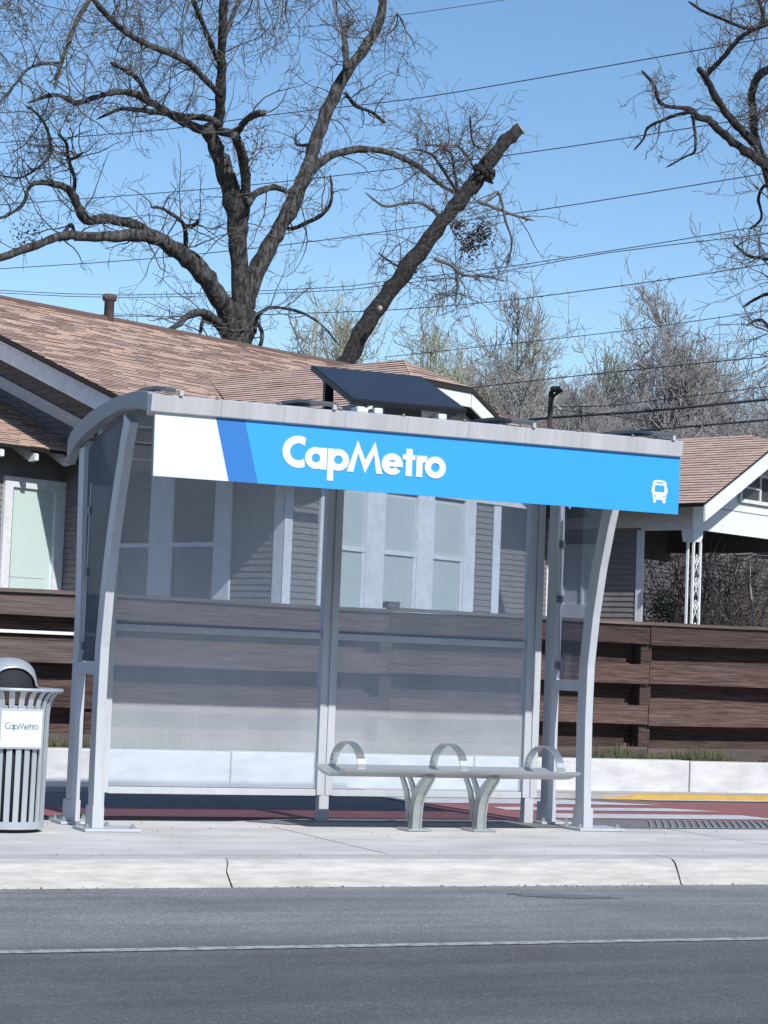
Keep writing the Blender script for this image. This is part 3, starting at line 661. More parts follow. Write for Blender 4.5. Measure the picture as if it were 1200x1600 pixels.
# walls
laps(Aw(0), 0, 4.6, G0, 3.72)
laps(Bw(0), 0, 4.62, G0, 6.9, lambda z: ((z - 3.9) / .39 if z > 3.9 else 0, 4.62))
laps(Bw(0), 4.62, 15, 4.0, 6.9, lambda z: ((z - 3.9) / .39, 15.2 - (z - 3.9) / .39), m_=M['siding'])
laps(Aw(4.6), -7, -.02, G0, 4.25, name='siding_wall')
laps(Aw(1.75), 4.3, 8.3, G0, 4.5)
hb().add([(4.6, 0, G0), (4.6, 1.75, G0), (4.6, 1.75, 3.8), (4.6, 0, 3.8)], [(0, 1, 2, 3)]).build('return_wall', M['siding'], ho, recalc=False)
laps(Bw(8.3), -.07, 1.75, G0, 4.0)
# trim boards
wbox(Aw(0), -.022, .13, G0, 3.72, .016, .03, 'corner_board', M['trim'], ho)
wbox(Bw(0), 0, .17, G0, 3.78, .016, .024, 'corner_board', M['trim'], ho)
wbox(Aw(0), 4.44, 4.61, G0, 3.72, .016, .03, 'corner_board', M['trim'], ho)
wbox(Aw(1.75), 8.08, 8.27, 1.9, 4.3, .016, .03, 'corner_board', M['trim'], ho)
wbox(Bw(8.3), -.09, .05, G0, 3.62, .016, .03, 'corner_board', M['trim'], ho)
wbox(Aw(0), -.3, 5.2, 3.72, 3.95, .0, .05, 'frieze_board', M['trim'], ho)
# double hung windows
def window(fn, h0, h1, z0, z1, zm, blind, gap, m_side=.04, lab=None):
    """sash window between h0..h1; gap = dark strip at the right of the blind (sign = side)"""
    w_ = wbox(fn, h0, h1, z0, z1, .012, .020, 'window', M['pane_dark'], ho)
    g0, g1 = (h0, h1 - gap) if gap > 0 else (h0 - gap, h1)
    wbox(fn, g0 + .002, g1 - .002, z0 + .01, z1 - .01, .021, .024, 'blind', blind, w_)
    t = .045
    wbox(fn, h0 + t, h1 - t, zm + .03, z1 - t, .030, .034, 'pane', M['pane'], w_)
    wbox(fn, h0 + t, h1 - t, z0 + t, zm - .03, .026, .029, 'pane', M['pane'], w_)
    wbox(fn, h0, h1, zm - .03, zm + .03, .026, .055, 'meeting_rail', M['trim'], w_)
    wbox(fn, h0, h0 + t * .5, z0, zm - .03, .026, .045, 'sash_stile', M['trim'], w_); wbox(fn, h1 - t * 1.4, h1, z0, zm - .03, .026, .045, 'sash_stile', M['trim'], w_)
    wbox(fn, h1 - t * .4, h1, zm + .03, z1, .026, .05, 'sash_stile', M['trim'], w_); wbox(fn, h0, h0 + t * .3, zm + .03, z1, .026, .05, 'sash_stile', M['trim'], w_)
    wbox(fn, h0, h1, z0, z0 + t, .0262, .044, 'bottom_rail', M['trim'], w_)
    return w_
for h0, h1 in ((.86, 1.58), (1.96, 2.67), (3.03, 3.73)):
    window(Aw(0), h0, h1, 1.75, 3.68, 2.85, M['blind'], .0)
for a, b in ((.64, .855), (1.585, 1.955), (2.675, 3.025), (3.735, 3.98)):
    wbox(Aw(0), a, b, 1.65, 3.75, .016, .06, 'window_casing', M['trim'], ho, .004)
wbox(Aw(0), .6, 4.02, 1.55, 1.65, .016, .09, 'window_sill', M['trim'], ho)
for h0, h1 in ((1.28, 2.17), (2.6, 3.48)):
    w_ = wbox(Bw(0), h0, h1, 1.75, 3.9, .012, .020, 'window', M['pane_dark'], ho)
    mb = hb(); z = 2.88
    while z < 3.88:      # slats of a dark blind
        mb.add([(-.021, h0 + .06, z), (-.021, h1 - .06, z), (-.034, h1 - .06, z + .028), (-.034, h0 + .06, z + .028)], [(0, 1, 2, 3)]); z += .055
    mb.build('blind', M['siding_dark'], w_, recalc=False)
    wbox(Bw(0), h0, h1, 2.80, 2.86, .026, .055, 'meeting_rail', M['trim'], w_)
    wbox(Bw(0), h0 + .06, h1 - .06, 1.8, 2.79, .021, .025, 'pane', M['curtain'], w_)['label'] = 'lower sash with pale grey curtain'
    wbox(Bw(0), h0, h0 + .03, 1.75, 3.9, .0262, .045, 'sash_stile', M['trim'], w_); wbox(Bw(0), h1 - .03, h1, 1.75, 3.9, .0262, .045, 'sash_stile', M['trim'], w_)
for a, b in ((.97, 1.275), (2.175, 2.595), (3.485, 3.7)):
    wbox(Bw(0), a, b, 1.65, 3.95, .016, .05, 'window_casing', M['trim'], ho, .004)
# white framed window in the left wall
w_ = wbox(Aw(4.6), -1.0, -.20, 1.9, 3.63, .012, .03, 'window', M['mint'], ho)
wbox(Aw(4.6), -.97, -.35, 2.33, 2.345, .031, .036, 'blind_rail', M['blind'], w_)
wbox(Aw(4.6), -.98, -.22, 1.92, 3.61, .040, .044, 'pane', M['pane'], w_)
for a, b, c_, d in ((-1.15, -1.0, 1.8, 3.78), (-.2, .0 - .02, 1.8, 3.78), (-.999, -.201, 3.63, 3.78)):
    wbox(Aw(4.6), a, b, c_, d, .016, .075, 'window_frame', M['trim'], w_)
wbox(Aw(4.6), -1.0, -.98, 1.9, 3.63, .03, .06, 'window_frame', M['roof_edge'], w_)
# small window in the recess
w_ = wbox(Bw(8.3), .95, 1.5, 2.4, 3.25, .016, .022, 'window', M['blind'], ho)
for a, b, c_, d in ((.85, .95, 2.3, 3.4), (1.5, 1.6, 2.3, 3.4), (.951, 1.499, 3.25, 3.4), (.951, 1.499, 2.16, 2.4), (1.1, 1.14, 2.4, 3.25)):
    wbox(Bw(8.3), a, b, c_, d, .0225, .055, 'window_frame', M['trim'], w_)
wbox(Aw(1.75), 7.55, 7.67, 2.35, 2.56, .016, .03, 'meter_box', M['siding_dark'], ho)
wbox(Aw(1.75), 7.5, 7.6, 3.06, 3.2, .016, .05, 'wall_fixture', M['siding_dark'], ho)
# main roof (facing the sun) : eave v=-.8 near the corner, ridge v=7.6
mz = lambda v: 3.98 + .39 * v
slope([(-1.22, -.5, mz(-.5)), (.1, -.5, mz(-.5)), (6.3, 1.0, mz(1.0)), (6.3, 7.6, mz(7.6)), (-1.22, 7.6, mz(7.6))], (1, 0, 0))
slope([(6.3, .6, mz(.6)), (8.6, .6, mz(.6)), (16.3, .6, mz(.6)), (9.4, 7.6, mz(7.6)), (6.3, 7.6, mz(7.6))], (1, 0, 0))
slope([(-1.22, 7.6, mz(7.6)), (9.4, 7.6, mz(7.6)), (9.4, 15.8, mz(7.6) - .39 * 8.2), (-1.22, 15.8, mz(7.6) - .39 * 8.2)], (1, 0, 0))
hb().tube([(-1.22, 7.6, mz(7.6) + .01), (9.4, 7.6, mz(7.6) + .01), (16.3, .6, mz(.6) + .01)], .06, 6).build('ridge_cap', M['shingles'], ho)
# bargeboards and soffit of the big gable
mb = hb().prism([(-1.12, -.45, mz(-.45) - .10), (-1.12, 7.6, mz(7.6) - .10), (-1.12, 7.6, mz(7.6) - .37), (-1.12, .2, mz(.2) - .37)], (.035, 0, 0)); mb.build('bargeboard', M['trim'], ho)
mb = hb().prism([(-1.12, 7.6, mz(7.6) - .10), (-1.12, 15.8, mz(7.6) - 3.3), (-1.12, 15.8, mz(7.6) - 3.57), (-1.12, 7.6, mz(7.6) - .37)], (.035, 0, 0)); mb.build('bargeboard', M['trim'], ho)
mb = hb().prism([(-.06, 3.95, mz(3.95) - .92), (-.06, 7.6, mz(7.6) - .92), (-.06, 7.6, mz(7.6) - 1.1), (-.06, 3.95, mz(3.95) - 1.1)], (.04, 0, 0)); mb.build('rake_frieze', M['trim'], ho)
mb = hb()
for i in range(48):
    v = -.5 + i * .17
    mb.prism([(-1.08, v, mz(v) - .125), (-1.08, v + .155, mz(v + .155) - .125), (-1.08, v + .155, mz(v + .155) - .105), (-1.08, v, mz(v) - .105)], (1.06, 0, 0))
mb.build('soffit', M['soffit'], ho)
# eave fascia at the front corner
wbox(Aw(-.55), -1.1, .4, 3.62, 3.72, 0, .03, 'eave_fascia', M['trim'], ho)
# cross gable over the three windows, with clipped peak
CU, CZ, CP = 2.55, 5.66, .52
cz = lambda u: CZ - CP * abs(u - CU)
ul, ur = CU - .69, CU + .69; FV = -.5
PK = (CU, .25, CZ)
vb = (CZ - 3.98) / .39
def vly(u): return (cz(u) - 3.98) / .39
slope([(-.87, FV, cz(-.87)), (ul, FV, cz(ul)), PK, (CU, vb, CZ)], (0, 1, 0))
slope([(6.3, FV, cz(6.3)), (ur, FV, cz(ur)), PK, (CU, vb, CZ), (6.3, .3, cz(6.3))], (0, 1, 0))
slope([(ul, FV, cz(ul)), (ur, FV, cz(ur)), PK], (1, 0, 0), th=.04)
# pediment boards and dark edges
mb = hb().prism([(-.5, -.03, 3.95), (5.6, -.03, 3.95), (ur + .12, -.03, cz(ur) - .14), (ul - .12, -.03, cz(ul) - .14)], (0, .03, 0)); pd = mb.build('pediment', M['white_boards'], ho)
mb = hb()
for z, in ((4.25,), (4.55,), (4.85,), (5.08,)):
    ha = CU - (CZ - z) / CP; hc = CU + (CZ - z) / CP
    mb.box(ha + .1, hc - .1, -.036, -.0305, z, z + .008)
mb.build('board_joints', M['blind'], pd)
mb = hb().box(4.0 - .9, 4.35 - .9, -.06, -.032, 4.3, 4.75); mb.build('gable_vent', M['sidewalk'], pd)  # plain grey rectangle on the pediment boards
for s in (-1, 1):
    u0, u1 = (CU + s * 3.15, CU + s * .69)
    hb().prism([(u0, FV - .03, cz(u0) - .02), (u1, FV - .03, cz(u1) - .02), (u1, FV - .03, cz(u1) - .075), (u0, FV - .03, cz(u0) - .075)], (0, .03, 0)).build('gable_edge', M['roof_edge'], ho)
    hb().prism([(u0, FV - .005, cz(u0) - .08), (u1, FV - .005, cz(u1) - .08), (u1, FV - .005, cz(u1) - .28), (u0, FV - .005, cz(u0) - .28)], (0, .03, 0)).build('bargeboard', M['white_boards'], ho)
hb().box(ul, ur, FV - .03, FV, cz(ul) - .075, cz(ul) - .02).build('gable_edge', M['roof_edge'], ho)
hb().box(ul + .02, ur - .02, FV - .004, FV + .03, cz(ul) - .28, cz(ul) - .08).build('bargeboard', M['white_boards'], ho)
# lower left wing roof, fascia and rafter tails
lz = lambda v: 4.39 + .42 * (v - 4.51)
slope([(-8, 4.0, lz(4.0)), (-.02, 4.0, lz(4.0)), (-.02, 8.5, lz(8.5)), (-8, 8.5, lz(8.5))], (1, 0, 0))
slope([(-8, 8.5, lz(8.5)), (-.02, 8.5, lz(8.5)), (-.02, 13, lz(8.5) - 1.89), (-8, 13, lz(8.5) - 1.89)], (1, 0, 0))
mb = hb()
for i in range(12):
    u = -.42 - i * .62
    tr = hb().prism([(u, 4.03, lz(4.03) - .10), (u, 4.7, lz(4.7) - .10), (u, 4.7, lz(4.7) - .2), (u, 4.15, lz(4.03) - .21), (u, 4.03, lz(4.03) - .19)], (.07, 0, 0)).build('rafter_tail', M['trim'], ho)
# porch at the right end
PU, PV = 8.3, -1.05
pz = lambda u: 3.97 + .55 * (u - 7.64)
RU = 10.12; RZ = pz(RU); PF = -1.65
pzs = lambda u: RZ - .55 * abs(u - RU)
slope([(7.64, PF, pzs(7.64)), (RU - .35, PF, pzs(RU - .35)), (RU, PF + .75, RZ), (RU, 3.2, RZ), (7.64, 3.2, pzs(7.64))], (0, 1, 0))
slope([(12.6, PF, pzs(12.6)), (RU + .35, PF, pzs(RU + .35)), (RU, PF + .75, RZ), (RU, 3.2, RZ), (12.6, 3.2, pzs(12.6))], (0, 1, 0))
slope([(RU - .35, PF, pzs(RU - .35)), (RU + .35, PF, pzs(RU + .35)), (RU, PF + .75, RZ)], (1, 0, 0), th=.04)
for s in (-1, 1):
    u0, u1 = RU + s * 2.5, RU + s * .35
    hb().prism([(u0, PF - .03, pzs(u0) - .03), (u1, PF - .03, pzs(u1) - .03), (u1, PF - .03, pzs(u1) - .27), (u0, PF - .03, pzs(u0) - .27)], (0, .035, 0)).build('bargeboard', M['white_boards'], ho)
hb().box(RU - .35, RU + .35, PF - .03, PF + .005, pzs(RU - .35) - .27, pzs(RU - .35) - .03).build('bargeboard', M['white_boards'], ho)
# porch gable infill boards + louvre window
hb().prism([(PU - .1, PV - .02, 3.62), (12.0, PV - .02, 3.62), (12.0, PV - .02, pzs(12.0) - .12), (RU, PV - .02, RZ - .15), (PU - .1, PV - .02, pzs(PU - .1) - .12)], (0, .04, 0)).build('porch_gable', M['white_boards'], ho)
hb().box(PU - .05, 11.95, PV - .026, PV - .0205, 4.0, 4.012).build('gable_joint', M['joint'], ho)
gv = hb().box(9.55, 10.7, PV - .05, PV - .0205, 4.22, 4.62).build('attic_window', M['pane_dark'], ho)
for a, b, c_, d in ((9.5, 9.56, 4.16, 4.68), (10.7, 10.76, 4.16, 4.68), (9.561, 10.699, 4.16, 4.22), (9.561, 10.699, 4.62, 4.68), (10.1, 10.14, 4.22, 4.62), (9.561, 10.0999, 4.40, 4.43)):
    hb().box(a, b, PV - .075, PV - .051, c_, d).build('window_frame', M['trim'], gv)
hb().box(PU - .09, PU + .09, PV + .03, -.07, 3.62, 3.98).build('porch_beam', M['trim'], ho)
hb().box(PU - .07, PU + .05, -.07, 2.0, 3.66, 3.98).build('porch_beam', M['trim'], ho)
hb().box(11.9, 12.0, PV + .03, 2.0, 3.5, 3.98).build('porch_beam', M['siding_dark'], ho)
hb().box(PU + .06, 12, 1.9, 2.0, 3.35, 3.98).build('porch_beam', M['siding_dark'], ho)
hb().box(PU + .1, 11.9, PV + .03, 1.9, 3.9, 3.94).build('porch_ceiling', M['soffit'], ho)
hb().box(PU, 12, PV + .1, 2.0, .33, .7).build('porch_floor', M['sidewalk'], ho)
hb().prism([(PU - .15, PV - .06, 3.62), (PU + .15, PV - .06, 3.62), (PU + .13, PV - .06, 3.50), (PU + .10, PV - .06, 3.42), (PU - .10, PV - .06, 3.42), (PU - .13, PV - .06, 3.50)], (0, .22, 0)).build('post_capital', M['trim'], ho)
# wrought iron lattice post
lp = None
mb = hb()
for a, b in ((-.10, -.045), (.10, -.045), (-.10, .06)):
    mb.box(PU + a - .017, PU + a + .017, PV + b - .017, PV + b + .017, .7, 3.42)
lp = mb.build('porch_post', M['white_boards'], ho)
mb = hb(); z = .72
while z < 3.2:
    for s in (-1, 1):
        mb.tube([(PU + s * .08, PV - .045, z), (PU, PV - .045, z + .15), (PU + s * .08, PV - .045, z + .30)], .009, 5)
        mb.tube([(PU, PV - .045, z + .15), (PU + s * .035, PV - .045, z + .20), (PU, PV - .045, z + .25), (PU + s * .03, PV - .045, z + .30), (PU, PV - .045, z + .33)], .008, 5)
    z += .36
mb.build('lattice', M['white_boards'], lp)
# vent pipe on the ridge
vp = hb().lathe([(.085, 6.6), (.085, 7.28), (.12, 7.285), (.125, 7.37), (.10, 7.39), (0, 7.40)], 3.28, 7.6, 16).build('vent_pipe', M['pipe'], ho)
# ================================================================== NEIGHBOUR
nb = thing('neighbour_building', 'low grey clapboard building glimpsed through the open porch', 'building', tuple(H(15, 14, .3)))
H2 = lambda u, v, z: A0 + ua * (u + 7.5) + va * (v + 3.5) + V((0, 0, z))
mb2 = MB(H2); z = .33
while z < 5.4:
    mb2.add([(6, 8.98, z), (26, 8.98, z), (26, 9.0, z + .12), (6, 9.0, z + .12), (6, 9, z), (26, 9, z)], [(0, 1, 2, 3), (4, 5, 1, 0)]); z += .12
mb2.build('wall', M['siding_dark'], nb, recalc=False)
MB(H2).prism([(5.6, 8.4, 5.35), (26.4, 8.4, 5.35), (26.4, 12.5, 6.6), (5.6, 12.5, 6.6)], (0, 0, -.1)).build('roof', M['shingles'], nb)
# ================================================================== TREES
def rvec(): 
    return V((random.gauss(0, 1), random.gauss(0, 1), random.gauss(0, 1))).normalized()
def grow(mb, p, d, L, r0, level, kink=.5, up=.05, kids=(3, 5), maxl=2, sides=4, shrink=.55, seg=6, tip=.35, minr=.004):
    pts = [V(p)]; d = V(d).normalized(); rr_ = [r0]; k = seg if level < maxl else max(3, seg - 2); dirs = [d.copy()]
    for i in range(k):
        d = (d + rvec() * kink * (0.6 if level == 0 else .8) + V((0, 0, up))).normalized()
        pts.append(pts[-1] + d * (L / k)); dirs.append(d.copy()); rr_.append(max(minr, r0 * (1 - (1 - tip) * (i + 1) / k)))
    mb.tube(pts, rr_, sides if level == 0 else 3, caps=False)
    if level < maxl:
        for _ in range(random.randint(*kids)):
            i = random.randint(1, k); q = dirs[i]; s_ = (q * .55 + rvec() * .8).normalized()
            grow(mb, pts[i], s_, L * shrink * random.uniform(.6, 1.15), max(minr, rr_[i] * .62), level + 1, kink, up, kids, maxl, sides, shrink, seg, tip, minr)
def limb(mb, pts, D, D2=None, sides=8, wob=.0):
    """pts: (px, py, radius px); D..D2 the depth range the limb runs through. returns world points with radii"""
    D2 = D2 or D; n = len(pts); raw = []
    for i, (x, y, r_) in enumerate(pts):
        d = D + (D2 - D) * i / (n - 1); raw.append((P(x, y, d), r_ * (.80 if n > 2 else 1) * d / F))
    out = []
    for i in range(n - 1):      # smooth subdivision
        p0 = raw[max(0, i - 1)]; p1 = raw[i]; p2 = raw[i + 1]; p3 = raw[min(n - 1, i + 2)]
        for t in (0, .25, .5, .75):
            q = .5 * ((2 * p1[0]) + (p2[0] - p0[0]) * t + (2 * p0[0] - 5 * p1[0] + 4 * p2[0] - p3[0]) * t * t + (3 * p1[0] - 3 * p2[0] + p3[0] - p0[0]) * t ** 3)
            r_ = (p1[1] + (p2[1] - p1[1]) * t) * random.uniform(.87, 1.13)
            out.append((q + rvec() * r_ * .16, r_))
    out.append((raw[-1][0], raw[-1][1] * (.3 if pts[-1][2] < 5.5 else 1)))
    mb.tube([o[0] for o in out], [o[1] for o in out], sides)
    return out
def sprout(mb, path, per_m, L, r0, maxl=2, kink=.45, up=.05, start=.15, kids=(2, 4), minr=.006, cone=.9, sides=4):
    for i in range(int(len(path) * start), len(path) - 1):
        a, b = path[i][0], path[i + 1][0]; n = (b - a).length * per_m
        n = int(n) + (random.random() < n - int(n))
        for _ in range(n):
            t = random.random(); p = a.lerp(b, t); d = (b - a).normalized(); s_ = (d * .35 + rvec() * cone + V((0, 0, .15))).normalized()
            grow(mb, p, s_, L * random.uniform(.4, 1.2), min(r0, path[i][1] * .6), 0, kink, up, kids, maxl, sides, .55, 6, .35, minr)
# ---- the big tree
random.seed(4)
tr = thing('bare_tree', 'large bare tree with a thick forked trunk rising behind the house roof', 'tree', tuple(V((P(372, 1100, 46).x, P(372, 1100, 46).y, .3))))
D0 = 46
tb = MB(); limbs = []
def T(pts, D2=None, D=D0, sides=9): 
    o = limb(tb, pts, D, D2, sides); limbs.append(o); return o
T([(366, 1110, 44), (368, 800, 36), (370, 600, 32), (373, 545, 29), (377, 505, 27), (380, 470, 25)], sides=14)
T([(378, 500, 22), (375, 460, 20), (373, 400, 19), (370, 340, 21), (358, 290, 18), (345, 250, 16), (332, 220, 15), (322, 196, 13)], 45, sides=12)
T([(330, 215, 12), (342, 185, 11), (345, 140, 10), (346, 90, 9), (348, 40, 9), (353, -30, 8)], 44)
T([(345, 105, 6), (330, 70, 6), (318, 40, 5), (298, -10, 5)], 43, 45)
T([(350, 60, 5), (362, 30, 5), (378, -10, 4)], 46, 45)
T([(376, 360, 12), (384, 310, 11), (382, 260, 10), (374, 228, 9), (366, 212, 9)], 44)
T([(345, 205, 8), (368, 208, 8), (382, 190, 7), (398, 180, 7), (412, 176, 6)], 43, 45)
T([(330, 210, 10), (298, 196, 9), (265, 178, 8), (235, 160, 7), (210, 146, 7), (180, 144, 6), (150, 152, 5), (118, 160, 5), (85, 148, 4), (42, 161, 3)], 42, 45)
T([(344, 195, 6), (322, 184, 7), (290, 182, 6), (250, 176, 6), (215, 172, 5), (188, 170, 4), (150, 187, 2)], 47, 45)
T([(232, 155, 6), (218, 128, 5), (200, 112, 5), (172, 98, 4)], 43)
T([(345, 150, 6), (333, 138, 6), (305, 108, 6), (280, 90, 6), (240, 74, 6), (205, 56, 6), (172, 30, 6), (143, -5, 6)], 41, 44.5)
T([(143, -5, 5), (122, 30, 5), (102, 80, 4), (92, 110, 4), (85, 140, 3)], 41, 42)
T([(92, 98, 3), (50, 104, 3), (25, 130, 2.5), (0, 160, 2), (-20, 170, 2)], 42)
T([(384, 470, 19), (400, 425, 18), (425, 378, 17), (450, 335, 16), (468, 295, 15), (482, 255, 14), (496, 215, 13), (515, 165, 12), (540, 115, 11), (570, 75, 10), (593, 35, 9), (602, -30, 8)], 48, sides=11)
T([(482, 272, 9), (505, 250, 8), (540, 236, 7), (585, 234, 6), (630, 247, 6), (660, 265, 5), (690, 290, 4), (716, 302, 3)], 50, 47)
T([(388, 320, 7), (400, 302, 7), (428, 292, 6), (450, 300, 5), (462, 290, 5)], 47, 45)
T([(541, 108, 6), (540, 75, 6), (538, 50, 5), (552, 34, 4)], 48, 47)
T([(442, 350, 4), (455, 358, 4), (478, 348, 4), (503, 335, 4), (518, 312, 3), (516, 272, 2)], 46, 47)
T([(540, 145, 3), (556, 165, 4), (580, 175, 3), (602, 192, 3)], 50, 48)
T([(484, 225, 3), (464, 226, 3), (462, 208, 2)], 47)
T([(362, 525, 17), (352, 485, 18), (330, 445, 18), (300, 412, 17), (270, 388, 15), (245, 372, 13), (210, 367, 12), (150, 371, 10), (100, 368, 9), (60, 382, 8), (15, 398, 7), (-40, 415, 7)], 42, 46, sides=11)
T([(325, 432, 13), (300, 402, 13), (265, 384, 12), (235, 364, 11), (208, 350, 11), (170, 342, 10), (135, 343, 10), (122, 322, 9), (110, 300, 8), (90, 289, 7), (60, 285, 5), (45, 294, 4), (35, 320, 4), (8, 338, 3), (-20, 345, 3)], 43, 46, sides=10)
T([(115, 298, 4), (117, 280, 4), (107, 250, 4), (104, 225, 3.5), (90, 208, 3)], 43)
T([(104, 250, 3), (120, 245, 3), (130, 238, 2)], 43)
T([(80, 240, 4), (75, 205, 3), (60, 180, 2.5), (40, 165, 2)], 43)
T([(80, 240, 3), (60, 262, 2.5), (30, 278, 2), (-5, 272, 2)], 43)
T([(289, 405, 5), (290, 372, 5), (286, 350, 4), (272, 337, 4), (252, 325, 3), (236, 324, 3)], 44)
T([(288, 352, 4), (303, 352, 4), (312, 342, 2)], 44)
T([(358, 535, 11), (343, 508, 10), (328, 494, 9), (308, 488, 8), (290, 496, 7), (278, 508, 6), (262, 516, 5)], 43, 46)
T([(320, 492, 4), (315, 508, 4), (312, 525, 3)], 45)
T([(398, 520, 4), (402, 495, 4), (420, 481, 3), (445, 482, 3), (475, 490, 3), (505, 510, 2), (530, 540, 2)], 44)
T([(398, 500, 4), (410, 520, 4), (405, 545, 4)], 46)
T([(118, 375, 3), (112, 352, 4), (104, 358, 4), (92, 378, 4)], 44)
tb.build('trunk', M['bark'], tr, recalc=False)
tw = MB()
for i, pth in enumerate(limbs[1:]):
    big = pth[0][1] > .17
    sprout(tw, pth, 1.6 if big else 2.8, 1.5, .018, 2, .62, .04, .35 if big else .1, (2, 4), .0052)
for i in (3, 4, 7, 8, 10, 11, 12, 13, 14, 17, 18):       # dense outer twigs
    sprout(tw, limbs[i], 2.2, 1.2, .014, 2, .62, -.02, .3, (3, 4), .005)
# spray of branches beyond the top of the frame and off to the left
for (x, y, D) in ((20, -20, 43), (80, -30, 44), (200, -30, 45), (250, -40, 44), (300, -20, 46), (400, -20, 46), (450, -30, 47), (520, -20, 48), (620, 20, 48), (-20, 250, 43), (-20, 60, 43)):
    p = P(x, y, D)
    for _ in range(5): grow(tw, p, V((random.uniform(-.6, .6), random.uniform(-.6, .6), -.6)), random.uniform(1, 2), .02, 0, .5, .0, (3, 5), 2, 4, .6, 6, .35, .0062)
tw.build('twigs', M['twig'], tr, recalc=False)
# clumps of dead leaves and husks
def clump(mb, p, n, s, sz=.05):
    for _ in range(n):
        q = p + V((random.gauss(0, s), random.gauss(0, s), random.gauss(0, s * 1.2))); a = rvec() * sz * random.uniform(.5, 1.2); b = a.orthogonal().normalized() * sz * .5
        mb.add([tuple(q - a), tuple(q + b), tuple(q + a), tuple(q - b)], [(0, 1, 2, 3)])
cm = MB()
for x, y, n, s in ((545, 36, 120, .10), (216, 35, 90, .10), (22, 22, 60, .12), (30, 45, 30, .1), (400, 220, 90, .22), (408, 245, 90, .25), (160, 108, 20, .08), (108, 190, 20, .06), (35, 370, 60, .12), (55, 365, 40, .1), (340, 235, 30, .12)):
    clump(cm, P(x, y, 45), n, s)
cm.build('dead_leaves', M['leaf_dead'], tr, recalc=False)
# ---- the leaning cut trunk
random.seed(8)
t2 = thing('leaning_tree', 'dark leaning tree trunk sawn off at the top, slanting up right from behind the roof', 'tree', tuple(V((P(440, 1110, 41).x, P(440, 1110, 41).y, .3))))
tb = MB(); limbs = []
a = T([(430, 1110, 26), (445, 900, 22), (480, 720, 19), (520, 610, 18), (545, 560, 17), (570, 512, 17), (595, 475, 17), (630, 428, 16), (662, 385, 16), (700, 335, 16), (730, 300, 15), (755, 265, 15), (780, 232, 13), (800, 212, 13), (812, 202, 11)], 42, 41, sides=14)
for _ in range(60):
    q = P(758 + random.gauss(0, 5), 268 + random.gauss(0, 7), 41.6); tb.tube([q, q + rvec() * .16], [.07, .02], 5)
tb.build('trunk', M['bark_dark'], t2, recalc=False)
q = P(812, 202, 42); d = (P(812, 202, 42) - P(800, 212, 42)).normalized()
MB().tube([q, q + d * .03], [.125, .12], 12).build('sawn_end', M['cut_wood'], t2)
q = P(594, 482, 40.7); MB().tube([q, q - ax[2] * .12], [.05, .045], 12).build('branch_stub', M['cut_wood'], t2)
tb = MB(); limbs = []
T([(718, 305, 4), (705, 285, 3.5), (690, 262, 3), (672, 240, 2.5), (640, 232, 2)], 41.5)
T([(695, 345, 4), (660, 318, 3.5), (630, 318, 3), (600, 322, 2.5), (570, 300, 2)], 41.5, 42.5)
T([(748, 315, 4), (775, 325, 3.5), (800, 335, 3), (835, 345, 2)], 41, 40)
T([(755, 320, 3), (778, 300, 3), (790, 345, 2.5), (800, 380, 2), (790, 420, 1.5)], 41, 40)
T([(680, 405, 4), (705, 415, 3.5), (725, 430, 3), (760, 432, 2.5), (790, 440, 1.5)], 41, 40)
T([(715, 425, 3), (715, 450, 2.5), (710, 470, 2)], 41)
T([(650, 425, 3), (620, 415, 2.5), (590, 395, 2)], 41.5)
T([(745, 270, 3), (720, 232, 2.5), (700, 230, 2), (660, 225, 2)], 41.5)
T([(770, 235, 2.5), (740, 225, 2), (735, 180, 1.5)], 41.5)
T([(716, 302, 3), (710, 270, 3), (705, 240, 2.5), (680, 225, 2)], 42)
tb.build('branches', M['twig'], t2, recalc=False)
tw = MB()
for l_ in limbs: sprout(tw, l_, 3.6, 1.2, .013, 2, .6, 0, .05, (2, 4), .005)
sprout(tw, a[28:], 2.2, 1.3, .014, 2, .5, .0, 0, (2, 4), .0058)
tw.build('twigs', M['twig'], t2, recalc=False)
cm = MB()
for x, y, n, s in ((742, 374, 300, .16), (757, 360, 240, .14), (718, 352, 130, .1), (693, 230, 60, .07), (730, 385, 100, .1)): clump(cm, P(x, y, 41), n, s * .8)
cm.build('dead_leaves', M['leaf_dead'], t2, recalc=False)
# ---- right hand tree
random.seed(15)
t3 = thing('bare_tree', 'bare dark-limbed tree entering at the upper right edge beside the wires', 'tree', tuple(V((P(1260, 1130, 38).x, P(1260, 1130, 38).y, .3))))
tb = MB(); limbs = []
T([(1268, 1140, 34), (1262, 800, 28), (1252, 560, 24), (1240, 420, 20), (1225, 340, 17), (1210, 290, 14), (1196, 255, 12)], 38, sides=12)
T([(1200, 262, 10), (1182, 225, 9), (1177, 185, 8), (1175, 145, 8), (1187, 118, 8), (1212, 102, 7), (1240, 90, 6)], 37.5)
T([(1184, 228, 9), (1158, 203, 8), (1136, 178, 7), (1120, 155, 7), (1108, 130, 6), (1100, 118, 6), (1090, 105, 5)], 37, 38)
T([(1198, 258, 10), (1170, 240, 9), (1145, 222, 8), (1122, 202, 8), (1108, 188, 7), (1088, 182, 7), (1080, 172, 6), (1062, 168, 4), (1040, 166, 4), (1028, 155, 4), (1020, 130, 3.5), (1002, 110, 3)], 36.5, 38)
T([(1082, 175, 4), (1062, 178, 3.5), (1035, 188, 3), (1012, 200, 3), (1005, 218, 2), (990, 235, 1.5)], 37.5, 36.5)
T([(1102, 122, 5), (1112, 108, 5), (1128, 92, 5), (1145, 72, 5), (1158, 58, 4.5), (1180, 45, 4.5), (1205, 35, 4)], 37)
